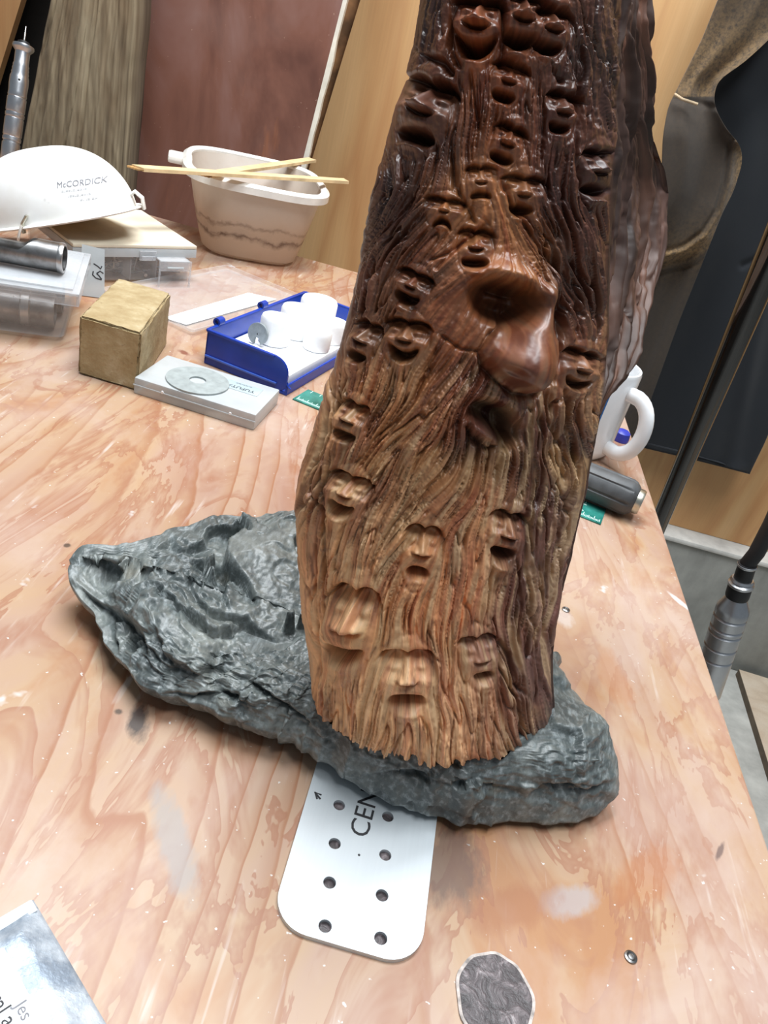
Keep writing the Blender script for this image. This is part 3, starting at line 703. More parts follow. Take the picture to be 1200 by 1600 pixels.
# ------------------------------------------------------------------ the carving
def build_carving():
    rng = np.random.default_rng(21)
    Q = Raster(420, -270, 1080, 1250); X, Y = Q.X, Q.Y
    # direction in which the carved strands run (degrees off straight down; + = towards the left)
    ang = [(700, -200, 8), (640, 60, 14), (740, 60, 6), (830, 80, 2), (930, 80, 2), (610, 220, 16), (680, 230, 10), (760, 230, 2), (850, 230, -6), (930, 260, 2),
           (590, 360, 20), (640, 380, 34), (690, 400, 52), (740, 390, 40), (820, 340, -32), (860, 390, -34), (900, 400, -16), (930, 440, -4), (905, 500, -6), (880, 450, -22),
           (560, 470, 18), (600, 450, 24), (640, 560, 30), (560, 560, 16), (680, 560, 46), (700, 600, 54), (740, 600, 42), (765, 610, 20), (650, 640, 44), (680, 670, 42), (720, 690, 30),
           (640, 720, 33), (600, 700, 28), (560, 680, 26), (520, 640, 14), (500, 720, 10), (490, 800, -4), (520, 830, 2), (580, 800, 26), (620, 820, 32), (680, 780, 30), (720, 760, 25), (740, 830, 18),
           (770, 720, 14), (800, 650, 2), (830, 660, 2), (860, 640, -14), (900, 650, 4), (860, 720, -2), (890, 740, 8), (830, 740, 10), (780, 780, 20), (870, 820, 14), (840, 830, 24), (815, 900, 14), (850, 900, 14), (870, 930, 10),
           (470, 900, -6), (500, 900, -4), (540, 890, 14), (600, 880, 26), (650, 920, 12), (700, 900, 8), (740, 920, 2), (780, 930, -6), (500, 1020, -6), (560, 1060, 6), (600, 980, 14), (660, 990, 2), (710, 1000, -1),
           (770, 1030, -14), (810, 1040, -12), (845, 1030, -4), (590, 1120, 12), (640, 1140, 2), (700, 1120, -3), (760, 1120, -4), (820, 1120, -6), (520, 1130, -8), (850, 1120, -2),
           (1000, 100, -16), (1000, 240, -10), (1010, 350, 10), (990, 450, 20), (970, 560, 24)]
    A, = field(X, Y, ang, 34.0)
    A += 9 * unit(blurA(rng.normal(size=X.shape), 22))
    a = np.radians(A); dx, dy = -np.sin(a).astype(np.float32), np.cos(a).astype(np.float32)
    N = np.stack([unit(blurA(rng.normal(size=X.shape), s)) for s in (4.2, 1.9, 2.6, 1.1)], -1).astype(np.float32)
    Lc = lic(dx, dy, N[..., :2], 75, 2.0); Lf = lic(dx, dy, N[..., 2:], 48, 2.0)
    big, mid, grain, fine = Lc[..., 0], Lc[..., 1], Lf[..., 0], Lf[..., 1]
    # where the surface is grooved, and how deeply
    am, = field(X, Y, [(640, 40, .5), (745, 40, .2), (830, 60, .2), (920, 80, .55), (650, 140, .3), (600, 300, .75), (720, 180, .5), (760, 300, .2), (900, 330, .9), (870, 200, .5), (780, 430, .12), (700, 500, .15), (740, 500, .1), (720, 440, .2), (630, 400, .6), (560, 480, .9), (650, 480, .4), (930, 450, 1.0), (890, 420, .9),
                       (800, 530, .0), (820, 580, .0), (800, 480, .0), (760, 460, .05), (850, 520, .15), (680, 600, 1.0), (640, 680, 1.1), (730, 620, 1.0), (560, 660, .9), (520, 750, .9), (640, 800, 1.0), (800, 700, 1.0), (880, 680, 1.3), (860, 800, 1.2), (740, 820, .8), (480, 900, 1.0), (560, 880, .8), (660, 960, .9), (720, 980, .8), (830, 1000, 1.0),
                       (570, 1010, .35), (620, 1070, .4), (560, 1110, .8), (690, 1100, .8), (780, 1100, .8), (850, 1080, .9), (640, 1160, .8), (1000, 300, 1.3), (1000, 120, 1.1), (980, 500, 1.2)], 32)
    H = np.zeros(X.shape)
    cutb = -np.exp(-(np.abs(big) / 0.17) ** 1.5); cutm = -np.exp(-(np.abs(mid) / 0.24) ** 1.5)
    sel = sig(unit(blurA(rng.normal(size=X.shape), 14)) * 3 + 0.3)
    groove = 2.4 * big + 8.5 * cutb + 1.8 * mid + 7.5 * cutm * sel + 0.9 * grain + 1.0 * fine - 2.6 * np.exp(-(np.abs(grain) / 0.16) ** 1.5) * (1 - .5 * sel)
    keep = np.ones(X.shape)                       # lowered inside the faces
    F = np.zeros(X.shape)
    def face(E, Mo, w, k=1.0, smile=0.0, nose=1.0, chin=1.0, mw=0.34, gape=1.0):
        nonlocal F, keep
        ex, ey = E; mx, my = Mo; L = math.hypot(mx - ex, my - ey); d = ((mx - ex) / L, (my - ey) / L); r = (d[1], -d[0])
        ua = ((X - ex) * r[0] + (Y - ey) * r[1]) / L; vb = ((X - ex) * d[0] + (Y - ey) * d[1]) / L
        W = w / L
        el = ((ua / (W * 0.95 + .10)) ** 2 + ((vb - 0.55) / 1.05) ** 2); mk = sig((1.0 - el) * 6)
        keep = keep * (1 - 0.85 * mk)
        e = 0.035 + 0.8 / L
        f = np.zeros(X.shape)
        arc = -0.10 + 0.10 * np.minimum(np.abs(np.abs(ua) - W * .5) / (W * .5), 1.6) ** 2 * 1.0   # two brow arcs
        inb = sig((W * 1.08 - np.abs(ua)) / 0.06)
        step = sig((vb - arc) / e)
        f -= 0.34 * step * inb * np.clip(1 - (vb - arc) / 0.62, 0, 1) * (vb < 1)
        for s in (-1, 1):                              # sockets and lids
            f -= 0.17 * np.exp(-(((ua - s * W * .52) / (.27 * W + .03)) ** 2 + ((vb - 0.03) / 0.11) ** 2))
            f += 0.12 * np.exp(-(((ua - s * W * .55) / (.30 * W)) ** 2 + ((vb - 0.27) / 0.10) ** 2))
            f += 0.13 * np.exp(-(((ua - s * W * .62) / (.36 * W)) ** 2 + ((vb - 0.62) / 0.16) ** 2))
            f += 0.035 * np.exp(-(((ua - s * W * .5) / (.5 * W)) ** 2 + ((vb + 0.17) / 0.12) ** 2))
        f -= 0.46 * np.exp(-((vb - arc - 0.02) / (0.035 + .5 / L)) ** 2) * inb
        nb = np.clip((vb + 0.06) / 0.62, 0, 1)
        nw = min(1.0, W / 0.66) * (0.085 + 0.13 * nb)
        ridge = np.exp(-(ua / nw) ** 2 * 1.3) * nb ** 0.8 * sig((0.60 - 0.5 * ua ** 2 - vb) / e)
        f += (0.12 + 0.34 * nose) * ridge
        f += 0.14 * nose * np.exp(-(((np.abs(ua) - .17) / .075) ** 2 + ((vb - .53) / .09) ** 2))
        f -= 0.34 * np.exp(-(ua / .23) ** 4) * np.exp(-((vb - .645 + .7 * ua ** 2) / (.035 + .5 / L)) ** 2)
        f += 0.10 * np.exp(-(ua / .36) ** 2) * np.exp(-((vb - .82) / .10) ** 2)      # upper lip
        mv = vb - 1.0 + smile * (ua ** 2) * 2.2 - 0.02
        sl = sig(mv / (e * .7)) * np.exp(-np.clip(mv, 0, 9) / (0.12 * gape)) * sig((mw - np.abs(ua)) / 0.035)
        f -= 0.30 * sl
        wob_ = sig((mw - np.abs(ua)) / 0.03); f -= 0.80 * sig(mv / (e * .6)) * sig((0.125 * gape * (1 - .45 * (ua / mw) ** 2) - mv) / (e * .6)) * wob_
        f += 0.13 * np.exp(-(ua / (mw * .75)) ** 2) * np.exp(-((mv - 0.26 * gape) / .08) ** 2)   # lower lip
        f += 0.20 * chin * np.exp(-(ua / .30) ** 2) * np.exp(-((vb - 1.55) / .17) ** 2)
        f -= 0.05 * np.exp(-((el - 1.05) / .16) ** 2)
        F += f * (L + 6) * 0.66 * k * sig((1.7 - el) * 5)
    for a_ in (((750, -4), (741, 70), 36, 1.0, .55, 1.1, 1.0, .42, 1.5), ((826, -10), (813, 56), 28, 1.0, .25, 1.2, .9, .34, 1.7), ((872, 14), (858, 68), 26, 1.0, .1, 1., 1., .36, 1.7),
               ((672, 130), (650, 204), 42, 1.0, -.2, 1.2, .4, .34, 1.2), ((803, 102), (788, 146), 27, .9, 0, .9, .8, .34, 1.6), ((886, 148), (876, 196), 26, .9, .2, 1.1, .8, .3, 1.3),
               ((803, 200), (785, 243), 24, 1.0, 0, 1.1, .6, .36, 1.4), ((822, 279), (816, 322), 33, .8, -.1, 1.0, .8, .36, 1.8), ((697, 312), (692, 342), 30, 1.1, -.7, 1.0, .9, .44, 1.4),
               ((745, 362), (741, 407), 25, 1.0, 0, 1.0, .7, .40, 1.6), ((941, 238), (936, 290), 24, .9, -.1, 1.1, .9, .34, 1.8), ((651, 429), (637, 462), 28, 1.2, .1, 1.0, 1., .50, 2.3),
               ((638, 505), (630, 551), 34, 1.15, .45, 1.1, .7, .46, 1.5), ((576, 508), (556, 552), 20, 1., 0, 1.2, .9, .26, 1.3), ((554, 634), (536, 676), 25, 1.0, 0, 1.1, .5, .40, 1.3),
               ((548, 748), (531, 792), 34, 1.1, .25, 1.0, 1.2, .40, 1.5), ((664, 830), (654, 889), 27, 1.0, -.4, 1.2, .4, .26, 1.2), ((801, 808), (789, 860), 27, 1.1, 0, 1.2, 1.1, .34, 2.0),
               ((553, 930), (535, 1020), 37, 1.0, .35, 1.2, .4, .28, 1.0), ((637, 1026), (636, 1090), 40, 1.1, -.12, 1.15, .7, .42, 1.5), ((748, 1002), (757, 1054), 28, .9, -.05, .9, .4, .26, 1.3),
               ((917, 553), (905, 598), 29, 1.1, .35, 1.1, .5, .40, 1.2), ((752, 262), (752, 300), 22, .8, -.3, .5, .7, .4, 1.2)):
        face(*a_)
    # the large face
    def rot(cx, cy, deg):
        c, s = math.cos(math.radians(deg)), math.sin(math.radians(deg)); return (X - cx) * c + (Y - cy) * s, -(X - cx) * s + (Y - cy) * c
    u, v = rot(770, 440, 12); f0 = np.exp(-((u / 105) ** 2 + (v / 42) ** 4)); G = 9 * f0                       # forehead
    u, v = rot(690, 505, 0); G += 9 * np.exp(-((u / 62) ** 2 + (v / 58) ** 2))                                # cheek
    u, v = rot(788, 468, 14)
    soc = np.exp(-((u / 50) ** 2 + (np.where(v < 0, v / 24, v / 36)) ** 2) ** 2.2); G -= 54 * soc              # eye socket
    ub, vb_ = rot(788, 440, 14); arc = vb_ - 0.004 * ub ** 2 + 2
    G += 8 * np.exp(-(ub / 70) ** 4) * np.exp(-((arc + 14) / 12) ** 2)                                         # brow roll
    G += 10 * np.exp(-(((u + 4) / 36) ** 2 + ((v - 1) / 11) ** 2))                                             # eye ball and lid
    G -= 5 * np.exp(-((v + 7 + 0.004 * u ** 2) / 3.2) ** 2) * np.exp(-(u / 34) ** 4)
    u, v = rot(870, 490, 4); G -= 20 * np.exp(-((u / 17) ** 2 + (v / 34) ** 2))
    t = np.clip((Y - 440) / 150, 0, 1); cx = 863 - 57 * t ** 0.8; nw = 15 + 36 * t ** 1.3
    nose = np.exp(-np.abs((X - cx) / nw) ** 2.6) * sig((Y - 440) / 9)
    low = 588 + 22 * np.exp(-((X - 822) / 22) ** 2) - 26 * np.exp(-((X - 752) / 22) ** 2) - 10 * np.exp(-((X - 862) / 14) ** 2)
    nose *= sig((low - Y) / 3.4); nz = nose * (15 + 36 * t ** 0.8); G += nz
    u, v = rot(772, 548, -30); G += 14 * np.exp(-((u / 24) ** 2 + (v / 28) ** 2)) * sig((low - Y) / 3.0)       # left wing
    u, v = rot(820, 565, 0); G += 12 * np.exp(-((u / 34) ** 2 + (v / 34) ** 2)) * sig((low - Y) / 3.0)
    u, v = rot(788, 578, 30); G -= 16 * np.exp(-((u / 17) ** 2 + (v / 7) ** 2))                                # nostril
    u, v = rot(812, 606, 0); G -= 7 * np.exp(-((u / 46) ** 2 + (v / 14) ** 2))
    d, _, _ = seg_dist(X, Y, [(772, 600), (730, 614), (690, 650), (650, 700)]); G += 9 * np.exp(-(d / 26) ** 2)  # moustache
    d, _, _ = seg_dist(X, Y, [(800, 612), (815, 660), (812, 720)]); G += 7 * np.exp(-(d / 22) ** 2)
    u, v = rot(772, 662, 32); hole = np.exp(-(((u) / 42) ** 2 + (v / 25) ** 2) ** 1.8); G -= 64 * hole           # mouth
    u, v = rot(759, 671, 34); lip = np.exp(-((u / 30) ** 2 + (v / 12.5) ** 2) ** 1.4); G += 58 * lip
    noseM = np.clip(nz / 20, 0, 1); keep *= (1 - 0.98 * np.clip(noseM, 0, 1)) * (1 - .9 * lip) * (1 - .6 * hole) * (1 - 0.8 * soc)
    # deep furrows: points, half width, depth
    for pts, wd, dp in (([(822, 476), (790, 502), (760, 526), (746, 548), (752, 574), (776, 598), (800, 616), (836, 618), (868, 600)], 3.5, 10), ([(684, 520), (720, 545), (748, 548)], 3, 6), ([(726, 664), (738, 686), (760, 702), (780, 698)], 3.5, 12), ([(786, 640), (800, 664), (798, 694), (788, 708)], 4, 12), ([(786, 282), (800, 320), (845, 385), (880, 428)], 5, 9), ([(800, 300), (860, 400), (884, 436)], 3, 7), ([(768, 345), (735, 372), (700, 396), (668, 408)], 3.5, 7), ([(724, 378), (690, 412), (680, 424)], 3, 6),
                        ([(884, 462), (882, 520), (872, 572), (862, 600)], 6, 13), ([(856, 606), (862, 660), (884, 704)], 6, 12), ([(884, 600), (892, 650), (884, 690), (886, 760)], 4, 9), ([(842, 640), (852, 690), (848, 760), (836, 800)], 5, 11),
                        ([(866, 700), (872, 770), (860, 830)], 3.5, 8), ([(786, 1000), (782, 1046), (800, 1080), (812, 1094), (818, 1130), (820, 1192)], 4, 13), ([(780, 1000), (800, 1030), (806, 1070), (826, 1090)], 4, 10), ([(706, 960), (708, 1030), (707, 1070), (690, 1100)], 2, 6),
                        ([(522, 590), (506, 660), (492, 720), (482, 770), (500, 800), (502, 850), (500, 940)], 3, 9), ([(530, 600), (510, 680), (498, 760), (508, 820)], 2.4, 6), ([(486, 880), (494, 980), (500, 1060), (512, 1120)], 2.6, 7), ([(610, 900), (604, 960), (592, 1040)], 2, 6),
                        ([(700, 20), (704, 80), (722, 110)], 5, 8), ([(786, -20), (788, 60), (780, 110)], 4, 8), ([(850, 80), (868, 110), (884, 130)], 4, 8), ([(905, 40), (908, 140), (904, 240), (916, 320)], 5, 9), ([(930, 40), (934, 160), (938, 200)], 4, 7), ([(850, 130), (852, 200), (846, 262)], 3.5, 7), ([(735, 110), (744, 170), (752, 210)], 3, 6), ([(704, 220), (712, 290), (736, 330), (744, 352)], 4, 7),
                        ([(656, 82), (690, 96), (708, 116)], 5, 9), ([(600, 380), (630, 330), (648, 300)], 4, 8), ([(570, 440), (600, 390)], 3, 6), ([(912, 400), (934, 460), (944, 500)], 4, 9), ([(892, 400), (920, 450), (930, 510)], 4, 9), ([(878, 410), (905, 470), (908, 530)], 4, 9),
                        ([(738, 640), (700, 676), (668, 726)], 3, 7), ([(822, 930), (836, 990), (846, 1060), (852, 1130)], 3.5, 7), ([(842, 900), (850, 960), (856, 1010)], 3, 6), ([(832, 880), (812, 930), (806, 980)], 3.5, 7),
                        ([(462, 790), (478, 792)], 6, 14), ([(474, 800), (470, 840)], 3, 8)):
        d, t_, s_ = seg_dist(X, Y, pts)
        wob = 1 + 0.3 * blurA(rng.normal(size=X.shape), 6) * 20
        G -= dp * np.exp(-np.abs(d / wd / np.clip(wob, .5, 1.6)) ** 1.5) * np.clip(np.minimum(t_, 1 - t_) * 7 + .15, 0, 1)
    # the ragged flank beside the front
    crease = lut(Y, [(-300, 985), (0, 972), (75, 968), (120, 966), (180, 962), (240, 960), (280, 953), (330, 952), (400, 951), (470, 948), (520, 950), (560, 947), (600, 945), (640, 938), (700, 926)])
    fl = sig((X - crease) / 3) * (Y < 660)
    ch = unit(blurA(rng.normal(size=X.shape), 26, 7)); facet = np.round(ch * 1.4) / 1.4
    ch2 = unit(blurA(rng.normal(size=X.shape), 12, 5))
    keep *= (1 - 0.1 * fl)
    G += fl * (4.5 * blurA(facet, 1.6) + 1.6 * ch2 - 6 * np.exp(-(np.abs(ch) / 0.1) ** 1.5))
    for cx_, cy_, rx, ry in ((974, 128, 11, 34), (1004, 146, 9, 20), (972, 232, 6, 34), (998, 596, 1, 1), (965, 585, 12, 16), (985, 530, 9, 28)):
        G += fl * 9 * np.exp(-((((X - cx_) / rx) ** 2 + ((Y - cy_) / ry) ** 2) ** 2))
    d, t_, s_ = seg_dist(X, Y, [(985, 60), (976, 92), (986, 118), (990, 130)]); G -= 16 * np.exp(-(d / 6) ** 2)
    d, t_, s_ = seg_dist(X, Y, [(1030, 320), (1034, 380), (1020, 440), (1000, 500)]); G -= 8 * np.exp(-(d / 2.5) ** 2)
    H = groove * am * keep + F + G
    H += (0.3 * unit(blurA(rng.normal(size=X.shape), 3.2)) + 0.12 * unit(blurA(rng.normal(size=X.shape), 1.4))) * (1 - .6 * noseM)
    # colour of the oiled wood: regional tone and long grain streaks
    pal = [(640, 50, 60, 36, 30), (740, 80, 134, 75, 42), (830, 40, 115, 71, 50), (930, 100, 65, 39, 31), (650, 150, 116, 78, 56), (600, 340, 71, 44, 36), (680, 230, 84, 50, 36), (770, 190, 127, 75, 47), (745, 300, 168, 114, 73), (745, 340, 169, 113, 69), (880, 200, 98, 57, 39), (900, 320, 77, 44, 33), (940, 260, 71, 42, 34),
           (800, 415, 166, 112, 69), (720, 410, 150, 97, 63), (700, 500, 142, 84, 49), (660, 420, 115, 74, 52), (570, 480, 95, 62, 45), (620, 500, 135, 90, 58), (800, 530, 142, 94, 64), (850, 560, 128, 72, 41), (910, 450, 80, 49, 39), (900, 570, 136, 94, 66), (930, 620, 134, 96, 67),
           (620, 620, 165, 115, 74), (560, 690, 169, 123, 84), (700, 640, 149, 100, 66), (760, 610, 114, 76, 58), (754, 668, 88, 58, 54), (830, 690, 107, 68, 49), (890, 720, 94, 64, 54), (500, 700, 162, 122, 85), (540, 790, 188, 149, 108), (650, 780, 169, 122, 86), (740, 800, 177, 121, 82), (700, 860, 174, 125, 87), (850, 830, 97, 68, 59), (830, 930, 91, 62, 53),
           (480, 900, 188, 148, 107), (560, 960, 194, 155, 112), (640, 960, 182, 134, 93), (720, 950, 184, 132, 92), (780, 1000, 112, 78, 66), (840, 1040, 81, 58, 54), (520, 1100, 190, 151, 109), (620, 1080, 198, 160, 119), (700, 1120, 196, 156, 116), (770, 1120, 182, 141, 107), (820, 1120, 86, 61, 56), (640, 1180, 190, 149, 107), (852, 1120, 73, 53, 47),
           (1000, 200, 95, 68, 58), (1010, 330, 100, 66, 51), (980, 450, 94, 62, 46), (980, 80, 85, 60, 50), (965, 580, 100, 70, 53), (760, -150, 100, 62, 42)]
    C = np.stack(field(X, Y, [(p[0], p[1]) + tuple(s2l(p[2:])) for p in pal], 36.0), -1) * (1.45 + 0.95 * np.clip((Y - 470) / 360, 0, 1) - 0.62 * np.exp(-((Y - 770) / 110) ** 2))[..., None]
    K = lic(dx, dy, np.stack([unit(blurA(rng.normal(size=X.shape), q)) for q in (1.4, 2.6, 5.0)], -1).astype(np.float32), 60, 2.0)
    st = 0.75 * K[..., 0] + 0.75 * K[..., 1] + 0.45 * K[..., 2]
    C = C * np.exp(0.30 * np.clip(st, -2.4, 1.5))[..., None]
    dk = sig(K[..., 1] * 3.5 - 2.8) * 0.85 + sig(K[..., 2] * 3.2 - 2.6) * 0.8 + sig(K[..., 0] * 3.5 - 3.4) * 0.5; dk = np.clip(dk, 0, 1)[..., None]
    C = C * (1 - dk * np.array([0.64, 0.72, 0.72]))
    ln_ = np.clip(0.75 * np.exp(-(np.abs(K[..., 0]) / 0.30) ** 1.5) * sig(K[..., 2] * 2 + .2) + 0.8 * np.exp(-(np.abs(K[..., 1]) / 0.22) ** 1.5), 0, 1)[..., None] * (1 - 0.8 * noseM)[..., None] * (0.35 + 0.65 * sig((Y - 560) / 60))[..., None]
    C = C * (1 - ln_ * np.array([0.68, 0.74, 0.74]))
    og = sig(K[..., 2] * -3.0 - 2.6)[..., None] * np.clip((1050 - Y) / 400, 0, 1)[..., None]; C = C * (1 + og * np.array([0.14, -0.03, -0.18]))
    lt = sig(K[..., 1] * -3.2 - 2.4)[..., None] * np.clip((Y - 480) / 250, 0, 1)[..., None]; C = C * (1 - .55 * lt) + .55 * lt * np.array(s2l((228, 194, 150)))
    C = C * (1 - .45 * np.clip(noseM + soc, 0, 1)[..., None] * np.array([.75, .80, .70]))  # browner nose; eye socket colour carries dark stain plus painted shade
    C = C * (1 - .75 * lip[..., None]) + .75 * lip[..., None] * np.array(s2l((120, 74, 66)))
    pale = sig(unit(blurA(rng.normal(size=X.shape), 16)) * 2.5 - 2.6) * sig((Y - 640) / 25); C = C * (1 - .35 * pale[..., None]) + .35 * pale[..., None] * np.array(s2l((214, 166, 110)))
    glo, = field(X, Y, [(750, 0, 1.0), (750, 300, 1.0), (800, 540, 1.0), (640, 200, .9), (900, 300, .8), (640, 450, .9), (640, 650, .75), (860, 700, .8), (540, 780, .4), (740, 800, .6), (560, 1000, .2), (650, 1100, .15), (760, 1100, .2), (840, 1050, .5), (1000, 300, .5), (480, 900, .3)], 60)

    # ---- the solid
    yaw, lean = math.radians(14), math.radians(14); n = np.array([math.sin(yaw) * math.cos(lean), -math.cos(yaw) * math.cos(lean), math.sin(lean)])
    p0 = np.array(pz(660, 1195, T + 0.043)); p0 = p0 - n * 0.040
    XL = [(-300, 742), (-100, 688), (0, 655), (50, 648), (100, 637), (150, 623), (200, 608), (250, 596), (300, 581), (350, 570), (400, 562), (450, 553), (500, 541), (550, 527), (600, 509), (640, 497), (700, 478), (740, 467), (775, 459), (800, 459), (830, 463), (860, 463), (900, 466), (950, 471), (1000, 478), (1050, 484), (1090, 487), (1120, 491), (1150, 500), (1165, 508), (1240, 530)]
    XC = [(-300, 985), (-100, 978), (0, 972), (75, 968), (120, 966), (180, 962), (240, 960), (280, 953), (330, 952), (400, 951), (470, 949), (520, 950), (560, 947), (600, 945), (640, 938), (680, 930), (720, 922), (760, 914), (800, 905), (850, 893), (900, 882), (950, 871), (1000, 864), (1030, 861), (1060, 861), (1100, 864), (1120, 863), (1145, 857), (1165, 846), (1240, 800)]
    XO = [(-300, 1010), (-100, 1002), (0, 1000), (40, 997), (75, 1003), (110, 1013), (150, 1017), (190, 1018), (230, 1030), (260, 1040), (300, 1046), (340, 1043), (390, 1038), (440, 1025), (480, 1012), (520, 1000), (550, 988), (580, 976), (600, 963), (620, 951), (645, 938)]
    NF, NL_, NB, NR_ = 430, 110, 46, 1120
    s = np.linspace(0, 1, NF); uu = 0.42 * s + 0.58 * (0.5 - 0.5 * np.cos(np.pi * s))
    ybu = np.interp(uu, [0, .02, .06, .14, .22, .30, .38, .45, .52, .60, .70, .80, .86, .90, .95, .98, 1], [1118, 1150, 1170, 1182, 1188, 1193, 1189, 1194, 1203, 1206, 1200, 1206, 1198, 1180, 1164, 1150, 1128])
    jag = np.interp(np.arange(NF), np.arange(0, NF, 6), rng.normal(size=len(range(0, NF, 6)))) * 2.6 + np.interp(np.arange(NF), np.arange(0, NF, 22), rng.normal(size=len(range(0, NF, 22)))) * 3.0
    ybu = ybu + jag * np.clip(np.minimum(uu, 1 - uu) * 8, 0, 1)
    vv = np.linspace(0, 1, NR_)[:, None]; YT = -250.0
    yF = YT + (ybu[None] - YT) * vv; xl, xc = lut(yF, XL), lut(yF, XC)
    xF = xl + (xc - xl) * uu[None]
    bulge = 0.040 * np.clip(1 - np.abs(2 * uu - 1) ** 2.3, 0, 1) ** 0.55
    bulge = bulge[None] + 0 * vv
    botround = 1 - 0.35 * sig((yF - (ybu[None] - 6)) / 3.0)
    PF = on_plane(xF, yF, p0, n, bulge * botround)
    w = np.linspace(0, 1, NL_ + 2)[1:-1]; yb1 = ybu[-1]
    yL = YT + (yb1 - YT) * vv + 0 * w[None]; xc2 = lut(yL, XC); xo = np.where(yL < 645, np.maximum(lut(yL, XO), xc2 + 0), xc2)
    open_ = np.clip((xo - xc2) / 95, 0, 1)
    xLn = xc2 + (xo - xc2) * w[None] - (1 - np.clip(open_ * 6, 0, 1)) * 16 * w[None]
    dL = -(0.018 + 0.100 * open_) * w[None] ** 0.85
    PL = on_plane(xLn, yL, p0, n, dL)
    xk = np.linspace(0, 1, NB + 2)[1:-1]
    d_end = -(0.018 + 0.100 * open_[:, -1:]); d0_ = bulge[:, :1] * 0
    end = PL[:, -1:, :]; st_ = PF[:, :1, :]
    bk = end * (1 - xk[None, :, None]) + st_ * xk[None, :, None]
    bk = bk - n * (0.05 * np.sin(np.pi * xk)[None, :, None])
    P = np.concatenate([PF, PL, bk], 1); nc = P.shape[1]
    gu = np.roll(P, -1, 1) - np.roll(P, 1, 1); gv = np.gradient(P, axis=0)
    nr = np.cross(gv, gu); nr /= np.linalg.norm(nr, axis=-1, keepdims=True) + 1e-12
    if (nr[:, NF // 2] @ n).mean() < 0: nr = -nr
    px = np.concatenate([xF, xLn, np.zeros((NR_, NB))], 1); pyv = np.concatenate([yF, yL, np.zeros((NR_, NB))], 1)
    h = Q.samp(H, px, pyv); 
    A2 = lambda a_, b_: gauss_np((NR_, NL_), (a_, b_), rng)
    ca, cb = A2(60, 8), A2(70, 4); quant = np.round(ca * 1.3) / 1.3
    qb = np.fft.irfft2(np.fft.rfft2(quant) * np.exp(-2 * (np.pi ** 2) * ((np.fft.fftfreq(NR_)[:, None] * 2.0) ** 2 + (np.fft.rfftfreq(NL_)[None] * .7) ** 2)), s=(NR_, NL_))
    a1 = A2(46, 2.0)
    hf = 4.5 * a1 + 6 * qb - 10 * np.exp(-(np.abs(cb) / 0.10) ** 1.5) + 1.3 * A2(14, 1.1) + 0.6 * A2(5, .8) - 3 * np.exp(-(np.abs(a1) / .15) ** 1.5)
    h[:, NF:NF + NL_] = hf * np.clip(np.arange(NL_) / 7, 0, 1)[None] * np.clip(open_ * 4, .35, 1)
    h[:, NF + NL_:] = 4 * gauss_np((NR_, NB), (40, 1.6), rng) * np.clip(np.minimum(np.arange(NB), NB - 1 - np.arange(NB)) / 4, 0, 1)[None]
    edge = np.ones(nc); edge[:NF] = np.clip(uu * 16 + .25, 0, 1) * np.clip((1 - uu) * 30 + .4, 0, 1); edge[NF + NL_ - 10:NF + NL_] = np.linspace(1, .6, 10)
    mid_p = on_plane(np.float64(760), np.float64(600), p0, n); Vd = np.array([0, 0, CAM_H]) - mid_p; Vd /= np.linalg.norm(Vd)
    blend = (0.40 * edge)[None, :, None] * (np.arange(nc) < NF)[None, :, None]
    dirv = nr * (1 - blend) + Vd * blend; dirv /= np.linalg.norm(dirv, axis=-1, keepdims=True)
    P = P + dirv * (h * edge[None] * 0.00036)[..., None]
    P[..., 2] = np.maximum(P[..., 2], T + 0.040)
    # bottom and top caps
    me = np_mesh('wood_carving', np.concatenate([P.reshape(-1, 3), P[:1].mean((1)), (P[-1:].mean(1) - nr[-1:, NF // 2] * 0.0)]), grid_quads(NR_, nc, True))
    n0 = NR_ * nc; i = np.arange(nc)
    bm = bmesh.new(); bm.from_mesh(me); bm.verts.ensure_lookup_table()
    for k in range(nc):
        k2 = (k + 1) % nc
        bm.faces.new((bm.verts[k2], bm.verts[k], bm.verts[n0])); bm.faces.new((bm.verts[(NR_ - 1) * nc + k], bm.verts[(NR_ - 1) * nc + k2], bm.verts[n0 + 1]))
    for f_ in bm.faces: f_.smooth = True
    bm.to_mesh(me); bm.free()
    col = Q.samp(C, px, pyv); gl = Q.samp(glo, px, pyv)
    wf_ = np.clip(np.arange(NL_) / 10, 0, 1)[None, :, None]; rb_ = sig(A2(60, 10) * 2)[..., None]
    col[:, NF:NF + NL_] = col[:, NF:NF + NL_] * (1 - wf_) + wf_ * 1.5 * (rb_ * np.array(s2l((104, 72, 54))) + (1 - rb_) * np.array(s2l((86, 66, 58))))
    hilite = sig(A2(26, 9) * 4 - 7.5)[..., None]; col[:, NF:NF + NL_] = col[:, NF:NF + NL_] * np.exp(.35 * A2(40, 1.6) - .25 * np.clip(a1, -2, 2))[..., None] * np.array([.44, .40, .40]) * (1 - .45 * hilite) + .45 * hilite * np.array(s2l((150, 134, 128)))  # pale patches paint highlights onto the flank's facets
    col[:, NF + NL_:] = np.array(s2l((104, 68, 50))) * np.exp(.3 * gauss_np((NR_, NB), (60, 1.2), rng))[..., None]; gl[:, NF + NL_:] = 0.3
    gl[:, NF:NF + NL_] = 0.12
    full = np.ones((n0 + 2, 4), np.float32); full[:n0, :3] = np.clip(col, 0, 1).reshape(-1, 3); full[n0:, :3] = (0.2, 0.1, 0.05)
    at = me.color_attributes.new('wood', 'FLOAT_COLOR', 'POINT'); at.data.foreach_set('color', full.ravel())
    g = np.full(n0 + 2, .3, np.float32); g[:n0] = np.clip(gl, 0, 1).ravel()
    ag = me.attributes.new('gloss', 'FLOAT', 'POINT'); ag.data.foreach_set('value', g)
    o = link('wood_carving', me, M['wood'])
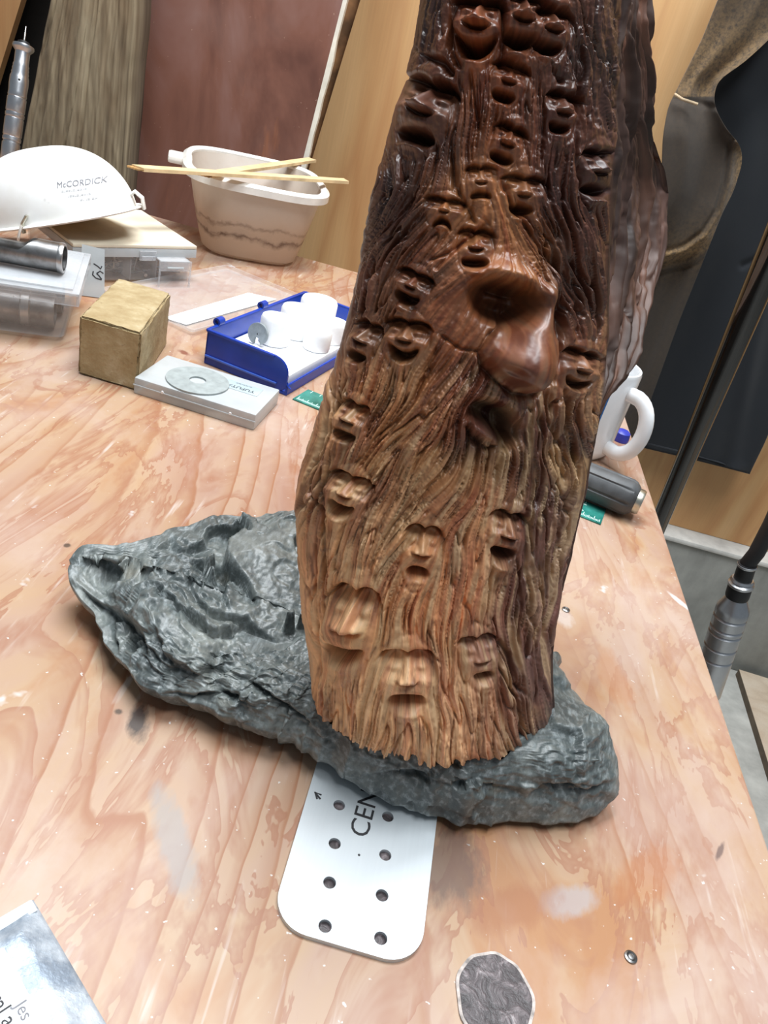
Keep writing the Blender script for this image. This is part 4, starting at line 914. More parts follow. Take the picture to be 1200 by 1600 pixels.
    return tag(o, 'tall oiled driftwood carving of a bearded face among many small faces, on the slate rock', 'carving')
build_carving()

# ------------------------------------------------------------------ slate rock
PLT = 0.0025        # plate thickness
def build_rock():
    rng = np.random.default_rng(8)
    out = [(103, 890, .024), (112, 858, .030), (130, 847, .034), (165, 844, .036), (212, 842, .037), (260, 828, .038), (320, 815, .040), (345, 803, .041), (400, 807, .041), (430, 800, .041), (475, 800, .040),
           (600, 830, .036), (720, 880, .032), (800, 950, .030), (862, 1022, .029), (880, 1060, .028), (905, 1085, .028), (930, 1122, .027), (962, 1160, .026), (967, 1195, .020), (970, 1225, .014), (958, 1262, .007), (934, 1281, .004), (900, 1286, .003),
           (800, 1288, .003), (700, 1281, .004), (640, 1270, .005), (600, 1254, .007), (560, 1236, .010), (520, 1202, .012), (490, 1172, .014), (430, 1150, .014), (380, 1130, .014), (330, 1108, .015), (290, 1095, .014), (250, 1085, .014), (215, 1060, .014), (195, 1035, .015), (160, 1000, .016), (145, 970, .018), (125, 938, .020), (106, 912, .022)]
    W = np.array([list(on_z(np.float64(a), np.float64(b), T + PLT + c)) for a, b, c in out])
    c0 = np.array([0.005, 0.338])
    th = np.arctan2(W[:, 1] - c0[1], W[:, 0] - c0[0]); o = np.argsort(th); th, W = th[o], W[o]
    NA = 620; T_ = np.linspace(-np.pi, np.pi, NA, endpoint=False)
    ext_t = np.concatenate([th - 2 * np.pi, th, th + 2 * np.pi]); rad = np.hypot(W[:, 0] - c0[0], W[:, 1] - c0[1])
    R = np.interp(T_, ext_t, np.tile(rad, 3)); Z = np.interp(T_, ext_t, np.tile(W[:, 2], 3))
    R = R + 0.0012 * np.interp(T_, np.linspace(-np.pi, np.pi, 150), rng.normal(size=150))
    top = T + PLT + 0.043
    rh = np.concatenate([np.linspace(0, .80, 120), np.linspace(.80, 1.0, 100)[1:]])
    near = sig((-np.sin(T_) * 1.0 + 0.15) * 6)                # steeper flank towards the viewer
    pw = 4 + 10 * sig((T_ + 1.9) * 4) * near
    rr = rh[:, None]
    z = Z[None] + (top - Z[None]) * (1 - rr ** pw[None])
    # gentle fall of the top to the left end
    x = c0[0] + R[None] * rr * np.cos(T_)[None]; y = c0[1] + R[None] * rr * np.sin(T_)[None]
    lft = np.clip((-0.03 - x) / 0.14, 0, 1); z = z - 0.008 * lft * (1 - rr ** 4)
    P = np.stack([x, y, z], -1)
    Q = Raster(80, 780, 1000, 1310); X, Y = Q.X, Q.Y
    H = np.zeros(X.shape)
    N1 = unit(blurA(rng.normal(size=X.shape), 34)); N2 = unit(blurA(rng.normal(size=X.shape), 13)); N3 = unit(blurA(rng.normal(size=X.shape), 5)); N4 = unit(blurA(rng.normal(size=X.shape), 1.8))
    H += 4.0 * N1 + 0.6 * N2
    # cleaved layers: terraces and broken ridges
    lay = 0.5 * X * 0.010 + Y * 0.030 + 0.9 * N1 + 0.5 * N2; fr = lay - np.floor(lay)
    H += 6 * (blurA(fr, 0.8) - .5) * sig(N1 * 3)
    ang = np.radians(62 + 14 * N1); dx, dy = -np.sin(ang).astype(np.float32), np.cos(ang).astype(np.float32)
    rg = lic(np.cos(np.radians(28) + 0.3 * N1).astype(np.float32), np.sin(np.radians(28) + .3 * N1).astype(np.float32), np.stack([N3, unit(blurA(rng.normal(size=X.shape), 2.2))], -1).astype(np.float32), 22, 2.0)
    rough, = field(X, Y, [(300, 830, .35), (400, 840, .3), (240, 920, .35), (330, 900, .7), (350, 940, .8), (330, 1030, 1.3), (420, 1060, 1.2), (460, 960, .6), (480, 1130, 1.0), (200, 1010, .8), (900, 1150, .6), (900, 1100, .5), (700, 1240, 1.0), (860, 1260, 1.1), (150, 870, .6)], 45)
    rid = sum(w_ * -np.abs(unit(blurA(rng.normal(size=X.shape), a_, a_ * 1.5))) for w_, a_ in ((1.6, 9), (1.5, 4.5), (0.9, 2.2), (0.5, 1.2)))
    sd = rng.uniform([90, 790], [990, 1300], (46, 2)); hh = rng.normal(size=46) * 5.0; gg = rng.normal(size=(46, 2)) * 0.13
    wx, wy = X + 16 * N2 + 5 * N3 + 1.2 * N4, Y + 14 * unit(blurA(rng.normal(size=X.shape), 12)) + 4 * unit(blurA(rng.normal(size=X.shape), 4)); best = np.full(X.shape, 1e9); fac = np.zeros(X.shape)
    for (sx_, sy_), h_, g_ in zip(sd, hh, gg):
        d2 = ((wx - sx_) * 0.75 - (wy - sy_) * .35) ** 2 + ((wy - sy_) * 1.15) ** 2; m_ = d2 < best; best = np.where(m_, d2, best); fac = np.where(m_, h_ + g_[0] * (X - sx_) + g_[1] * (Y - sy_), fac)
    fw = np.clip(1.25 - (X - 520) / 500, .35, 1)
    H += fw * blurA(fac, 0.9)
    H += rough * (0.9 * rid + 0.25 * rg[..., 1]) + 0.25 * N4
    def crack(pts, drop, wd, depth, rng_=1):
        nonlocal H
        d, t, s = seg_dist(X, Y, pts); tp = np.clip(np.minimum(t, 1 - t) * 6, 0, 1)
        low = np.where(s > 0, 1, 0)
        H -= tp * (1.5 * drop * np.exp(-d / 46) * blurA(low * 1.0, 1.4) + 1.6 * depth * np.exp(-(d / wd) ** 2))
    crack([(296, 866), (330, 872), (360, 890), (385, 910), (404, 934)], 9, 2.6, 6)
    crack([(290, 868), (292, 900), (308, 930), (325, 948), (370, 952), (410, 968), (460, 990)], 7, 2.6, 5)
    crack([(122, 918), (150, 940), (185, 955), (208, 975), (224, 996), (232, 1030)], 12, 2.6, 6)
    crack([(168, 950), (170, 990), (180, 1020)], 5, 2.5, 6)
    crack([(132, 856), (160, 874), (188, 880)], 7, 3, 6)
    crack([(206, 856), (216, 874), (222, 892)], 6, 3, 5)
    crack([(384, 1062), (420, 1084), (455, 1108), (500, 1146)], 8, 2.5, 5)
    crack([(250, 1085), (300, 1088), (350, 1082), (400, 1105)], 9, 3, 4)
    crack([(824, 1252), (850, 1230), (890, 1228), (920, 1238), (962, 1222)], 14, 3, 3)
    crack([(556, 1216), (600, 1212), (640, 1205), (690, 1218), (740, 1228), (800, 1236), (826, 1252)], 9, 3, 2)
    ridge, _, _ = seg_dist(X, Y, [(180, 912), (240, 940), (300, 990)]); H += 8 * np.exp(-(ridge / 34) ** 2)
    qx, qy = project(P); h = Q.samp(H, qx, qy)
    fade = np.clip(rr * 6, 0, 1) * (0.35 + 0.65 * np.clip((1 - rr) * 14, 0, 1))
    gx, gy = np.gradient(P, axis=0), (np.roll(P, -1, 1) - np.roll(P, 1, 1))
    nr = np.cross(gx, gy); nr /= np.linalg.norm(nr, axis=-1, keepdims=True) + 1e-12
    nr = np.where(nr[..., 2:] < 0, -nr, nr); nr[0] = (0, 0, 1)
    calm = sig((np.hypot((P[..., 0] - 0.055) / 0.065, (P[..., 1] - 0.285) / 0.03) - 1) * 4)     # flat seat for the carving
    disp = (np.clip(h, -26, 14) * fade * 0.00055 * (0.15 + 0.85 * calm))
    P = P + nr * disp[..., None]
    P[..., 2] = np.minimum(P[..., 2], top + 0.006)
    # underside
    k = np.linspace(0, 1, 14)[1:]
    rim = P[-1]
    sc_ = (1 - 0.02 * np.sin(k * np.pi / 2) - 0.20 * k ** 2)[:, None]
    ux = c0[0] + (rim[None, :, 0] - c0[0]) * sc_; uy = c0[1] + (rim[None, :, 1] - c0[1]) * sc_
    uz = np.maximum(T + PLT, rim[None, :, 2] + (T + PLT - rim[None, :, 2]) * np.minimum(1, k[:, None] * 1.15) ** 0.8)
    U = np.stack([ux, uy, uz + 0 * ux], -1)
    A = np.concatenate([P, U], 0)
    c = np.array([[c0[0], c0[1], T + PLT]])
    me = np_mesh('slate_rock', np.concatenate([A.reshape(-1, 3), c]), grid_quads(A.shape[0], NA, True))
    bm = bmesh.new(); bm.from_mesh(me); bm.verts.ensure_lookup_table(); b = (A.shape[0] - 1) * NA
    for j in range(NA): bm.faces.new((bm.verts[b + j], bm.verts[b + (j + 1) % NA], bm.verts[A.shape[0] * NA]))
    bmesh.ops.remove_doubles(bm, verts=bm.verts[:NA], dist=1e-6)
    bmesh.ops.recalc_face_normals(bm, faces=bm.faces)
    for f_ in bm.faces: f_.smooth = True
    bm.to_mesh(me); bm.free()
    return tag(link('slate_rock', me, M['rock']), 'rough dark grey slate slab under the wooden carving', 'rock')
build_rock()
# metal plate under the rock
pl = thing('metal_plate', 'silver drilled metal strip with rounded corners lying under the slate rock', 'metal plate', (0.0345, 0.315, T), math.radians(-1.0))
Lh, Wh, rc = 0.132, 0.0325, 0.016
lp = []
for cx, cy, a0 in ((Wh - rc, -Lh + rc, -90), (Wh - rc, Lh - rc, 0), (-Wh + rc, Lh - rc, 90), (-Wh + rc, -Lh + rc, 180)):
    lp += [(cx + rc * math.cos(math.radians(a0 + 90 * i / 10)), cy + rc * math.sin(math.radians(a0 + 90 * i / 10))) for i in range(11)]
ci, si = math.cos(math.radians(1.0)), math.sin(math.radians(1.0)); holes = []; wells = []
def to_plate(px, py, z=T + PLT):
    p = pz(px, py, z); x, y = p.x - 0.0345, p.y - 0.315; return x * ci - y * si, x * si + y * ci
hc = [to_plate(*q) for q in ((523, 1318), (515, 1379), (508, 1447), (602, 1336), (597, 1399), (595, 1466), (530, 1258), (606, 1276))]
for x, y in hc + [(x, -y) for x, y in hc[:6]]: holes.append(circle(x, y, 0.0029, 20)[::-1])
me = flat_shape([lp] + holes, PLT); o = link('strip', me, M['plate'], pl); o.location.z = PLT / 2
for i, (x, y) in enumerate(hc[:8]):
    bm = bmesh.new(); add_lathe(bm, [(0, .0002), (.0012, .0005), (.0022, .0002), (.0028, .0008), (.00285, 0)], 16, Matrix.Translation((x, y, 0))); obj('hole_floor', bm, M['knot'], pl)
tx, ty = to_plate(574, 1312)
me = text_mesh('CEN', 0.0142, 0.00004); o = link('lettering', me, M['ink'], pl); o.location = (tx, ty, PLT + 0.00006); o.rotation_euler = (0, 0, math.radians(88)); o.scale = (1.0, .95, 1)
ax_, ay_ = to_plate(492, 1238); bm = bmesh.new(); strokes(bm, [[(ax_ + .0035, ay_ - .0005), (ax_, ay_), (ax_ + .002, ay_ - .0035)], [(ax_, ay_), (ax_ + .0035, ay_ - .003)]], 0.0005, PLT + .0001); obj('arrow_mark', bm, M['ink'], pl)
dx_, dy_ = to_plate(561, 1336); bm = bmesh.new(); add_lathe(bm, [(0, .0001), (.0006, .0001), (.0006, 0)], 10, Matrix.Translation((dx_, dy_, PLT))); obj('centre_mark', bm, M['ink'], pl)

# ------------------------------------------------------------------ things on the bench
def local_thing(name, label, cat, p, yaw, group=None): return thing(name, label, cat, p, yaw, group)
def shell_box(bm, w, d, h, t, taper=0.0, bev=0.004, m=I4, floor=True):
    """open box centred on x, y; floor at z 0"""
    def ring(ww, dd, z, r, n=5):
        pts = []
        for cx, cy, a0 in ((1, -1, -90), (1, 1, 0), (-1, 1, 90), (-1, -1, 180)):
            for i in range(n + 1):
                a = math.radians(a0 + 90 * i / n); pts.append((cx * (ww / 2 - r) + r * math.cos(a), cy * (dd / 2 - r) + r * math.sin(a), z))
        return pts
    b = bmesh.new()
    R_ = [ring(w - 2 * taper - 2 * bev, d - 2 * taper - 2 * bev, 0, bev), ring(w - 2 * taper, d - 2 * taper, bev, bev * 1.5), ring(w, d, h, bev * 2), ring(w - 2 * t, d - 2 * t, h, bev * 1.6), ring(w - 2 * taper - 2 * t, d - 2 * taper - 2 * t, t + bev * .5, bev), ring(w - 2 * taper - 2 * t - 2 * bev, d - 2 * taper - 2 * t - 2 * bev, t, bev * .8)]
    Vv = [[b.verts.new(p) for p in r] for r in R_]
    for A, B in zip(Vv, Vv[1:]):
        for i in range(len(A)): b.faces.new((A[i], A[(i + 1) % len(A)], B[(i + 1) % len(A)], B[i]))
    b.faces.new(Vv[0][::-1]); b.faces.new(Vv[-1])
    merge(bm, b, m)

# --- clear tub of metal tubes
yaw = math.radians(21); ex, ey = Vector((math.cos(yaw), math.sin(yaw), 0)), Vector((-math.sin(yaw), math.cos(yaw), 0))
fr = pz(124, 460, T + .055); tubc = fr - ex * .10 + ey * .064; tubc.z = T
tub = thing('clear_tub', 'clear plastic lidded tub with grey tubes inside, left of the sandy block', 'plastic tub', tubc, yaw)
bm = bmesh.new(); shell_box(bm, .186, .116, .047, .0018, .006, .006); obj('tub_body', bm, M['clear'], tub)
bm = bmesh.new(); add_box(bm, (.20, .128, .003), (0, 0, .0535), .0012)
for sx, sy, lx, ly in ((0, -.0625, .2, .003), (0, .0625, .2, .003), (-.0985, 0, .003, .122), (.0985, 0, .003, .122)): add_box(bm, (lx, ly, .012), (sx, sy, .0485), .0008)
add_box(bm, (.188, .116, .002), (0, 0, .056), .0008); obj('lid', bm, M['clear2'], tub)
for i, (yy, zz, r, x0, lab) in enumerate(((-.022, .0195, .0165, -.088, 'worn grey metal tube nearest the front inside the clear tub'), (.018, .0215, .018, -.085, 'worn grey metal tube farther back inside the clear tub'))):
    tp = thing('metal_tube', lab, 'metal tube', tubc + ex * x0 + ey * yy + Vector((0, 0, zz)), yaw, 'metal tubes in the clear tub')
    Ln = .163; mm = Matrix.Rotation(math.pi / 2, 4, 'Y')
    bm = bmesh.new(); add_lathe(bm, [(r * .8, .001), (r * .97, 0), (r, .002), (r, Ln - .004), (r * .95, Ln), (r * .8, Ln), (r * .8, .001)], 36, mm); obj('tube', bm, M['steel'], tp)
    bm = bmesh.new(); add_lathe(bm, [(r, Ln - .03), (r + .0008, Ln - .029), (r + .0008, Ln - .022), (r, Ln - .021)], 36, mm); obj('ring', bm, M['nail'], tp)
# --- cut metal pipe on the tub lid
a = pz(100, 404, T + .057 + .0145); bvec = pz(-60, 374, T + .057 + .0145) - a; bdir = bvec.normalized()
gp = thing('gouge_pipe', 'grey steel pipe with a cut away side lying on the clear tub lid', 'metal pipe', a, rot=bdir.to_track_quat('Z', 'Y'))
def half_pipe(r, ri, L, seg=36, n=40, cut=None):
    b = bmesh.new(); out, inn = [], []
    upw = gp.rotation_quaternion.inverted() @ Vector((0, 0, 1)); au = math.atan2(upw.y, upw.x)
    for i in range(n + 1):
        z = L * i / n; op = 0.0
        if z > .022: op = min(1.0, (z - .022) / .014) * (1 if z < .078 else max(0, 1 - (z - .078) / .02))
        half = op * 1.25
        ro, ri_ = [], []
        for k in range(seg + 1):
            t = au + half + (2 * math.pi - 2 * half) * k / seg
            ro.append(b.verts.new((r * math.cos(t), r * math.sin(t), z))); ri_.append(b.verts.new((ri * math.cos(t), ri * math.sin(t), z)))
        out.append(ro); inn.append(ri_)
    for i in range(n):
        for k in range(seg):
            b.faces.new((out[i][k], out[i][k + 1], out[i + 1][k + 1], out[i + 1][k])); b.faces.new((inn[i][k + 1], inn[i][k], inn[i + 1][k], inn[i + 1][k + 1]))
        for k in (0, seg): b.faces.new((out[i][k], out[i + 1][k], inn[i + 1][k], inn[i][k]))
    for i in (0, n):
        for k in range(seg): b.faces.new((out[i][k], inn[i][k], inn[i][k + 1], out[i][k + 1]))
    return b
bm = half_pipe(.0138, .0112, .15); obj('pipe', bm, M['steel'], gp)
bm = bmesh.new(); add_lathe(bm, [(.0113, -.0006), (.0136, -.0006), (.0142, .001), (.0142, .003), (.0139, .004)], 40); obj('pipe_lip', bm, M['nail'], gp)

# --- clear box of nails with a dusty lid
A, B = pz(114, 382, T + .045), pz(308, 386, T + .045); nyaw = math.atan2(B.y - A.y, B.x - A.x); nw = (B - A).length; nd = .146
nx, ny = Vector((math.cos(nyaw), math.sin(nyaw), 0)), Vector((-math.sin(nyaw), math.cos(nyaw), 0))
nc_ = (A + B) / 2 + ny * nd / 2; nc_.z = T
nb = thing('nail_box', 'clear plastic box of nails with a dusty cream lid under the white mask', 'plastic box', nc_, nyaw)
bm = bmesh.new(); shell_box(bm, nw - .006, nd - .006, .036, .0016, .002, .002); obj('box_body', bm, M['clear'], nb)
bm = bmesh.new(); add_box(bm, (nw, nd, .004), (0, 0, .044), .0012); obj('lid', bm, M['dusty'], nb)
bm = bmesh.new()
for sx, sy, lx, ly in ((0, -nd / 2 + .0009, nw, .0018), (0, nd / 2 - .0009, nw, .0018), (-nw / 2 + .0009, 0, .0018, nd - .004), (nw / 2 - .0009, 0, .0018, nd - .004)): add_box(bm, (lx, ly, .010), (sx, sy, .0365), .0004)
obj('lid_skirt', bm, M['frost'], nb)
bm = bmesh.new(); add_box(bm, (.021, .003, .011), (.012, -nd / 2 - .0015, .034), .0006); add_box(bm, (.017, .002, .005), (.012, -nd / 2 - .0035, .0315), .0006); obj('latch', bm, M['clear2'], nb)
for xx in (-.005, .028):
    bm = bmesh.new(); add_box(bm, (.0015, nd - .012, .03), (xx, 0, .017), .0004); obj('divider', bm, M['clear2'], nb)
rn = random.Random(4); first = None
for i in range(26):
    ln = rn.uniform(.026, .036)
    if first is None:
        bm = bmesh.new(); add_lathe(bm, [(0, 0), (.0022, 0), (.0022, .0006), (.0008, .0008), (.0008, .028), (0, .031)], 8); me_nail = mesh_from(bm, 'nail')
        first = 1
    o = link('nail', me_nail, None)
    if not me_nail.materials: me_nail.materials.append(M['nail'])
    xr = rn.uniform(-.034, .066); yr = -nd / 2 + .012 + rn.uniform(0, .022); zr = .0045 + (i % 4) * .0035
    tilt = rn.uniform(-.05, .3)
    if i % 5 == 0: tilt = .75
    dirv = Vector((math.cos(rn.uniform(0, 6.28)), math.sin(rn.uniform(0, 6.28)) * .5, tilt)).normalized()
    mw = Matrix.Translation(nc_) @ Matrix.Rotation(nyaw, 4, 'Z') @ Matrix.Translation((max(-.05, min(.05, xr)) - dirv.x * .014, yr + .006 - dirv.y * .014, max(.004, zr))) @ dirv.to_track_quat('Z', 'Y').to_matrix().to_4x4()
    o.matrix_world = mw
    tag(o, 'thin bright nail loose inside the clear box under the mask', 'nail', 'nails in the clear box')
# --- frosted plastic flap with handwriting
q = [pz(125, 462), pz(163, 467)]; fx_ = (q[1] - q[0]); fyaw = math.atan2(fx_.y, fx_.x); top_l = py_(122, 392, q[0].y + .014)
fl_ = thing('frosted_flap', 'frosted plastic flap with black handwriting propped against the nail box', 'plastic flap', (q[0] + q[1]) / 2 + Vector((0, 0, .0006)), fyaw, rot=(Matrix.Rotation(fyaw, 4, 'Z') @ Matrix.Rotation(math.radians(72), 4, 'X')).to_quaternion())
bm = bmesh.new(); wf = fx_.length
add_prism(bm, [(-wf / 2, 0), (wf / 2 - .004, 0), (wf / 2, .004), (wf / 2 - .002, .052), (-wf / 2, .054)], 0, .0012); obj('sheet', bm, M['frost2'], fl_, smooth=False)
bm = bmesh.new()
strokes(bm, [[(.000, .0355), (.004, .0335), (.0075, .031), (.0085, .034)], [(.000, .0275), (-.0005, .0235), (.003, .0205), (.009, .0195)], [(.0035, .0255), (.007, .0285), (.0105, .0265)], [(.0035, .0255), (.006, .0235), (.009, .0200)]], .0007, .0013)
obj('handwriting', bm, M['ink'], fl_)

# --- respirator mask
Rm = Matrix.Rotation(math.radians(4), 4, 'Z') @ Matrix.Rotation(math.radians(-20.5), 4, 'Y') @ Matrix.Rotation(math.radians(-2), 4, 'X')
mc = pz(48, 353, T + .055) - Rm @ Vector((0, -.066, 0))
mk = thing('dust_mask', 'white cup shaped dust mask with grey print resting on the nail box', 'mask', mc, rot=Rm.to_quaternion())
MA, MBy, MC = .094, .066, .074
def dome(u, v, off=0.0):     # u angle, v 0 rim..1 apex
    r = math.cos(v * math.pi / 2) ** .8; z = math.sin(v * math.pi / 2) ** 1.05
    return Vector(((MA + off) * r * math.cos(u), (MBy + off) * r * math.sin(u), (MC + off) * z))
bm = bmesh.new(); rings = []; nu = 72
for off, vs in ((0, [i / 28 for i in range(28)]), ):
    for v_ in vs: rings.append([bm.verts.new(dome(2 * math.pi * k / nu, v_)) for k in range(nu)])
ap_ = bm.verts.new((0, 0, MC))
for a_, b_ in zip(rings, rings[1:]):
    for k in range(nu): bm.faces.new((a_[k], a_[(k + 1) % nu], b_[(k + 1) % nu], b_[k]))
for k in range(nu): bm.faces.new((rings[-1][k], rings[-1][(k + 1) % nu], ap_))
obj('cup', bm, M['mask'], mk)
bm = bmesh.new(); rings = []
for i in range(20): rings.append([bm.verts.new(dome(2 * math.pi * k / nu, i / 20, -.003) + Vector((0, 0, -.0005))) for k in range(nu)])
for a_, b_ in zip(rings, rings[1:]):
    for k in range(nu): bm.faces.new((a_[k], b_[k], b_[(k + 1) % nu], a_[(k + 1) % nu]))
obj('liner', bm, M['maskin'], mk)
bm = bmesh.new(); add_tube(bm, [Vector(((MA + .003) * math.cos(t), (MBy + .003) * math.sin(t), -.001)) for t in [2 * math.pi * i / 72 for i in range(73)]], .0042, 8, flat=.45); obj('rim', bm, M['mask'], mk)
def on_dome(x, y, off):
    q_ = (x / MA) ** 2 + (y / MBy) ** 2; c_ = max(0.0, min(1, math.sqrt(q_))) ** (1 / .8); v_ = math.acos(min(1, c_)) / (math.pi / 2)
    return (MC) * math.sin(v_ * math.pi / 2) ** 1.05 + off
def dome_text(body, size, cx, cz, mat):
    """print on the front side of the cup: cx along the rim axis, cz height up the cup"""
    me = text_mesh(body, size, 0.0); out = []
    for v in me.vertices:
        x = cx + v.co.x * .94 + v.co.y * .10; z = cz + v.co.y + v.co.x * -.05
        vv_ = math.asin(min(1, max(0, z / MC)) ** (1 / 1.05)) / (math.pi / 2); r = math.cos(vv_ * math.pi / 2) ** .8
        xx = max(-1, min(1, x / (MA * r))); y = -MBy * r * math.sqrt(max(0, 1 - xx * xx))
        nrm = Vector((x / MA ** 2, y / MBy ** 2, z / MC ** 2)).normalized()
        v.co = Vector((x, y, z)) + nrm * .0005
    return link('printing', me, mat, mk)
for body, sz, cx, cz in (('McCORDICK', .0082, .036, .033), ('=-==-=-==-=', .0047, .040, .0272), ('-==-=-==-=', .0047, .0455, .0217), ('=- -= ==', .0047, .056, .0162)): dome_text(body, sz, cx, cz, M['paleink'])
bm = bmesh.new(); add_tube(bm, [Vector((-.008, -MBy - .004, -.006)), Vector((-.006, -MBy - .004, .004)), Vector((.001, -MBy - .003, .011))], .0034, 8, flat=.5); obj('strap_clip', bm, M['zinc'], mk)
bm = bmesh.new(); add_tube(bm, [Vector((-.007, -MBy - .006, .002)), Vector((-.012, -MBy - .010, -.008)), Vector((-.016, -MBy - .006, -.012))], .004, 8, flat=.35); obj('strap', bm, M['rim'], mk)
bm = bmesh.new(); add_tube(bm, [Vector((MA - .004, .004, .012)), Vector((MA + .004, .004, .016)), Vector((MA + .010, .006, .008)), Vector((MA + .008, .008, -.004))], .0045, 10, flat=.5); obj('strap_end', bm, M['rim'], mk)

# --- handpiece leaning on the post
hp_prof = [(0, 0), (.010, 0), (.011, .002), (.011, .022), (.0122, .024), (.0122, .048), (.0112, .049), (.0112, .051), (.0124, .052), (.0124, .056), (.0114, .057), (.0126, .059), (.0126, .082), (.0116, .083), (.0128, .085), (.0128, .089), (.0116, .090), (.0128, .092), (.0128, .110), (.0118, .111), (.0126, .113), (.0122, .118), (.0128, .128), (.0125, .138)]
tip = hp_prof + [(.0112, .142), (.0116, .144), (.0108, .147), (.0112, .149), (.0104, .152), (.0108, .154), (.0098, .157), (.0098, .172), (.0135, .176), (.0145, .178), (.0140, .181), (.009, .182), (0, .182)]
pb, pt_ = py_(12, 268, 1.14), py_(37, 70, 1.20)
base = pb + (pb - pt_).normalized() * (.02); axis = (pt_ - pb).normalized(); tt = (T + .012 - pb.z) / axis.z; base = pb + axis * tt
Lh_ = (pt_ - base).length
sc = 1.0
h1 = thing('rotary_handpiece', 'silver rotary handpiece with a bur in its tip leaning against the weathered post', 'handpiece', base, rot=axis.to_track_quat('Z', 'Y'))
off = Lh_ - .182
bm = bmesh.new(); add_lathe(bm, tip, 36, Matrix.Translation((0, 0, off))); obj('body', bm, M['alu'], h1)
bm = bmesh.new(); add_lathe(bm, [(0, -.004), (.011, -.004), (.0125, 0), (.0125, off - .006), (.0105, off + .001), (0, off + .001)], 28); obj('cable_end', bm, M['black'], h1)
bm = bmesh.new(); add_lathe(bm, [(.0085, .181), (.008, .1855), (.0045, .187), (0, .187)], 24, Matrix.Translation((0, 0, off))); obj('collet', bm, M['black'], h1)
bm = bmesh.new(); add_lathe(bm, [(0, .186), (.0013, .186), (.0013, .198), (.0008, .199), (.0007, .206), (0, .207)], 12, Matrix.Translation((0, 0, off))); obj('bur', bm, M['nail'], h1)
bm = bmesh.new(); ih = h1.rotation_quaternion.inverted() @ (Vector((0, 0, CAM_H)) - base); ah = math.atan2(ih.y, ih.x)
add_lathe(bm, [(0, .0004), (.0016, .0004), (.0016, -.001)], 12, Matrix.Translation((0, 0, off + .133)) @ Matrix.Rotation(ah, 4, 'Z') @ Matrix.Translation((.0124, 0, 0)) @ Matrix.Rotation(math.pi / 2, 4, 'Y')); obj('pin_hole', bm, M['black'], h1)

# --- handpiece hanging beside the bench on its cable
q0, q1 = py_(1106, 1068, .60), py_(1146, 948, .60); ax2 = (q1 - q0).normalized(); s2 = .0165 / .0126
h2 = thing('hanging_handpiece', 'silver ribbed handpiece hanging from a black cable beside the bench edge', 'handpiece', q0 - ax2 * .05, rot=ax2.to_track_quat('Z', 'Y'))
Lb = (q1 - q0).length + .05
rb = .0145; prof = [(0, 0), (.007, 0), (.008, .004), (.009, .03), (rb * .9, .036), (rb, .040)]
zz = .040
for g in (Lb - .058, Lb - .044, Lb - .028, Lb - .022, Lb - .010):
    if g > zz: prof += [(rb, g - .0015), (rb - .0014, g), (rb, g + .0015)]
prof += [(rb, Lb - .004), (rb * .96, Lb), (.009, Lb + .010), (.0085, Lb + .012), (0, Lb + .012)]
bm = bmesh.new(); add_lathe(bm, prof, 40); obj('body', bm, M['alu'], h2)
bm = bmesh.new(); add_lathe(bm, [(0, Lb + .011), (.0098, Lb + .011), (.0102, Lb + .013), (.0102, Lb + .023), (.009, Lb + .024), (0, Lb + .024)], 32); obj('black_collar', bm, M['black'], h2)
bm = bmesh.new(); add_lathe(bm, [(0, Lb + .0235), (.0108, Lb + .0235), (.0110, Lb + .026), (.0092, Lb + .0275), (.0102, Lb + .029), (.009, Lb + .031), (0, Lb + .031)], 32); obj('ring_nut', bm, M['alu'], h2)
bm = bmesh.new(); add_lathe(bm, [(0, Lb + .03), (.0078, Lb + .03), (.0076, Lb + .044), (.0080, Lb + .045), (.0080, Lb + .047), (0, Lb + .047)], 28); obj('cable_boot', bm, M['black'], h2)
bm = bmesh.new(); add_lathe(bm, [(.0079, Lb + .0438), (.0084, Lb + .0445), (.0084, Lb + .0458), (.0079, Lb + .0464)], 28); obj('boot_ring', bm, M['alu'], h2)
inv = h2.rotation_quaternion.inverted(); cpts = [(0, 0, Lb + .036), (0, 0, Lb + .047)]
for (px, py__) in ((1182, 864), (1206, 818), (1234, 756), (1280, 650), (1330, 500), (1380, 250), (1400, -60)):
    cpts.append(tuple(inv @ (py_(px, py__, .60) - (q0 - ax2 * .05))))
bm = bmesh.new(); add_tube(bm, cpts, .0068, 16); obj('cable', bm, M['black'], h2)
bm = bmesh.new(); add_lathe(bm, [(0, -.03), (.0012, -.03), (.0012, .001), (0, .001)], 10); obj('bur', bm, M['nail'], h2)

# --- plastic bowl and sticks
byaw = math.radians(20); bc = pz(374, 392); bc.z = T; bc.x += .006; bc.y += .02
bo = thing('plastic_bowl', 'translucent plastic bowl with brown tide lines, two pale sticks across it', 'bowl', bc, byaw)
def sq_ring(a, b, z, n=64, e=3.4, cx=0, cy=0):
    out = []
    for i in range(n):
        t = 2 * math.pi * i / n; c, s = math.cos(t), math.sin(t)
        out.append((cx + a * math.copysign(abs(c) ** (2 / e), c), cy + b * math.copysign(abs(s) ** (2 / e), s), z))
    return out
def loft(bm, rings, close0=True, close1=True):
    Vv = [[bm.verts.new(p) for p in r] for r in rings]
    for A_, B_ in zip(Vv, Vv[1:]):
        n = len(A_)
        for i in range(n): bm.faces.new((A_[i], A_[(i + 1) % n], B_[(i + 1) % n], B_[i]))
    if close0: bm.faces.new(Vv[0][::-1])
    if close1: bm.faces.new(Vv[-1])
hb = .108; rx0, ry0, rx1, ry1 = .066, .068, .096, .110; cy1 = .025
def prof_b(f, t=0): return (rx0 + (rx1 - rx0) * f ** .8 - t, ry0 + (ry1 - ry0) * f ** .8 - t, f * hb, cy1 * f)
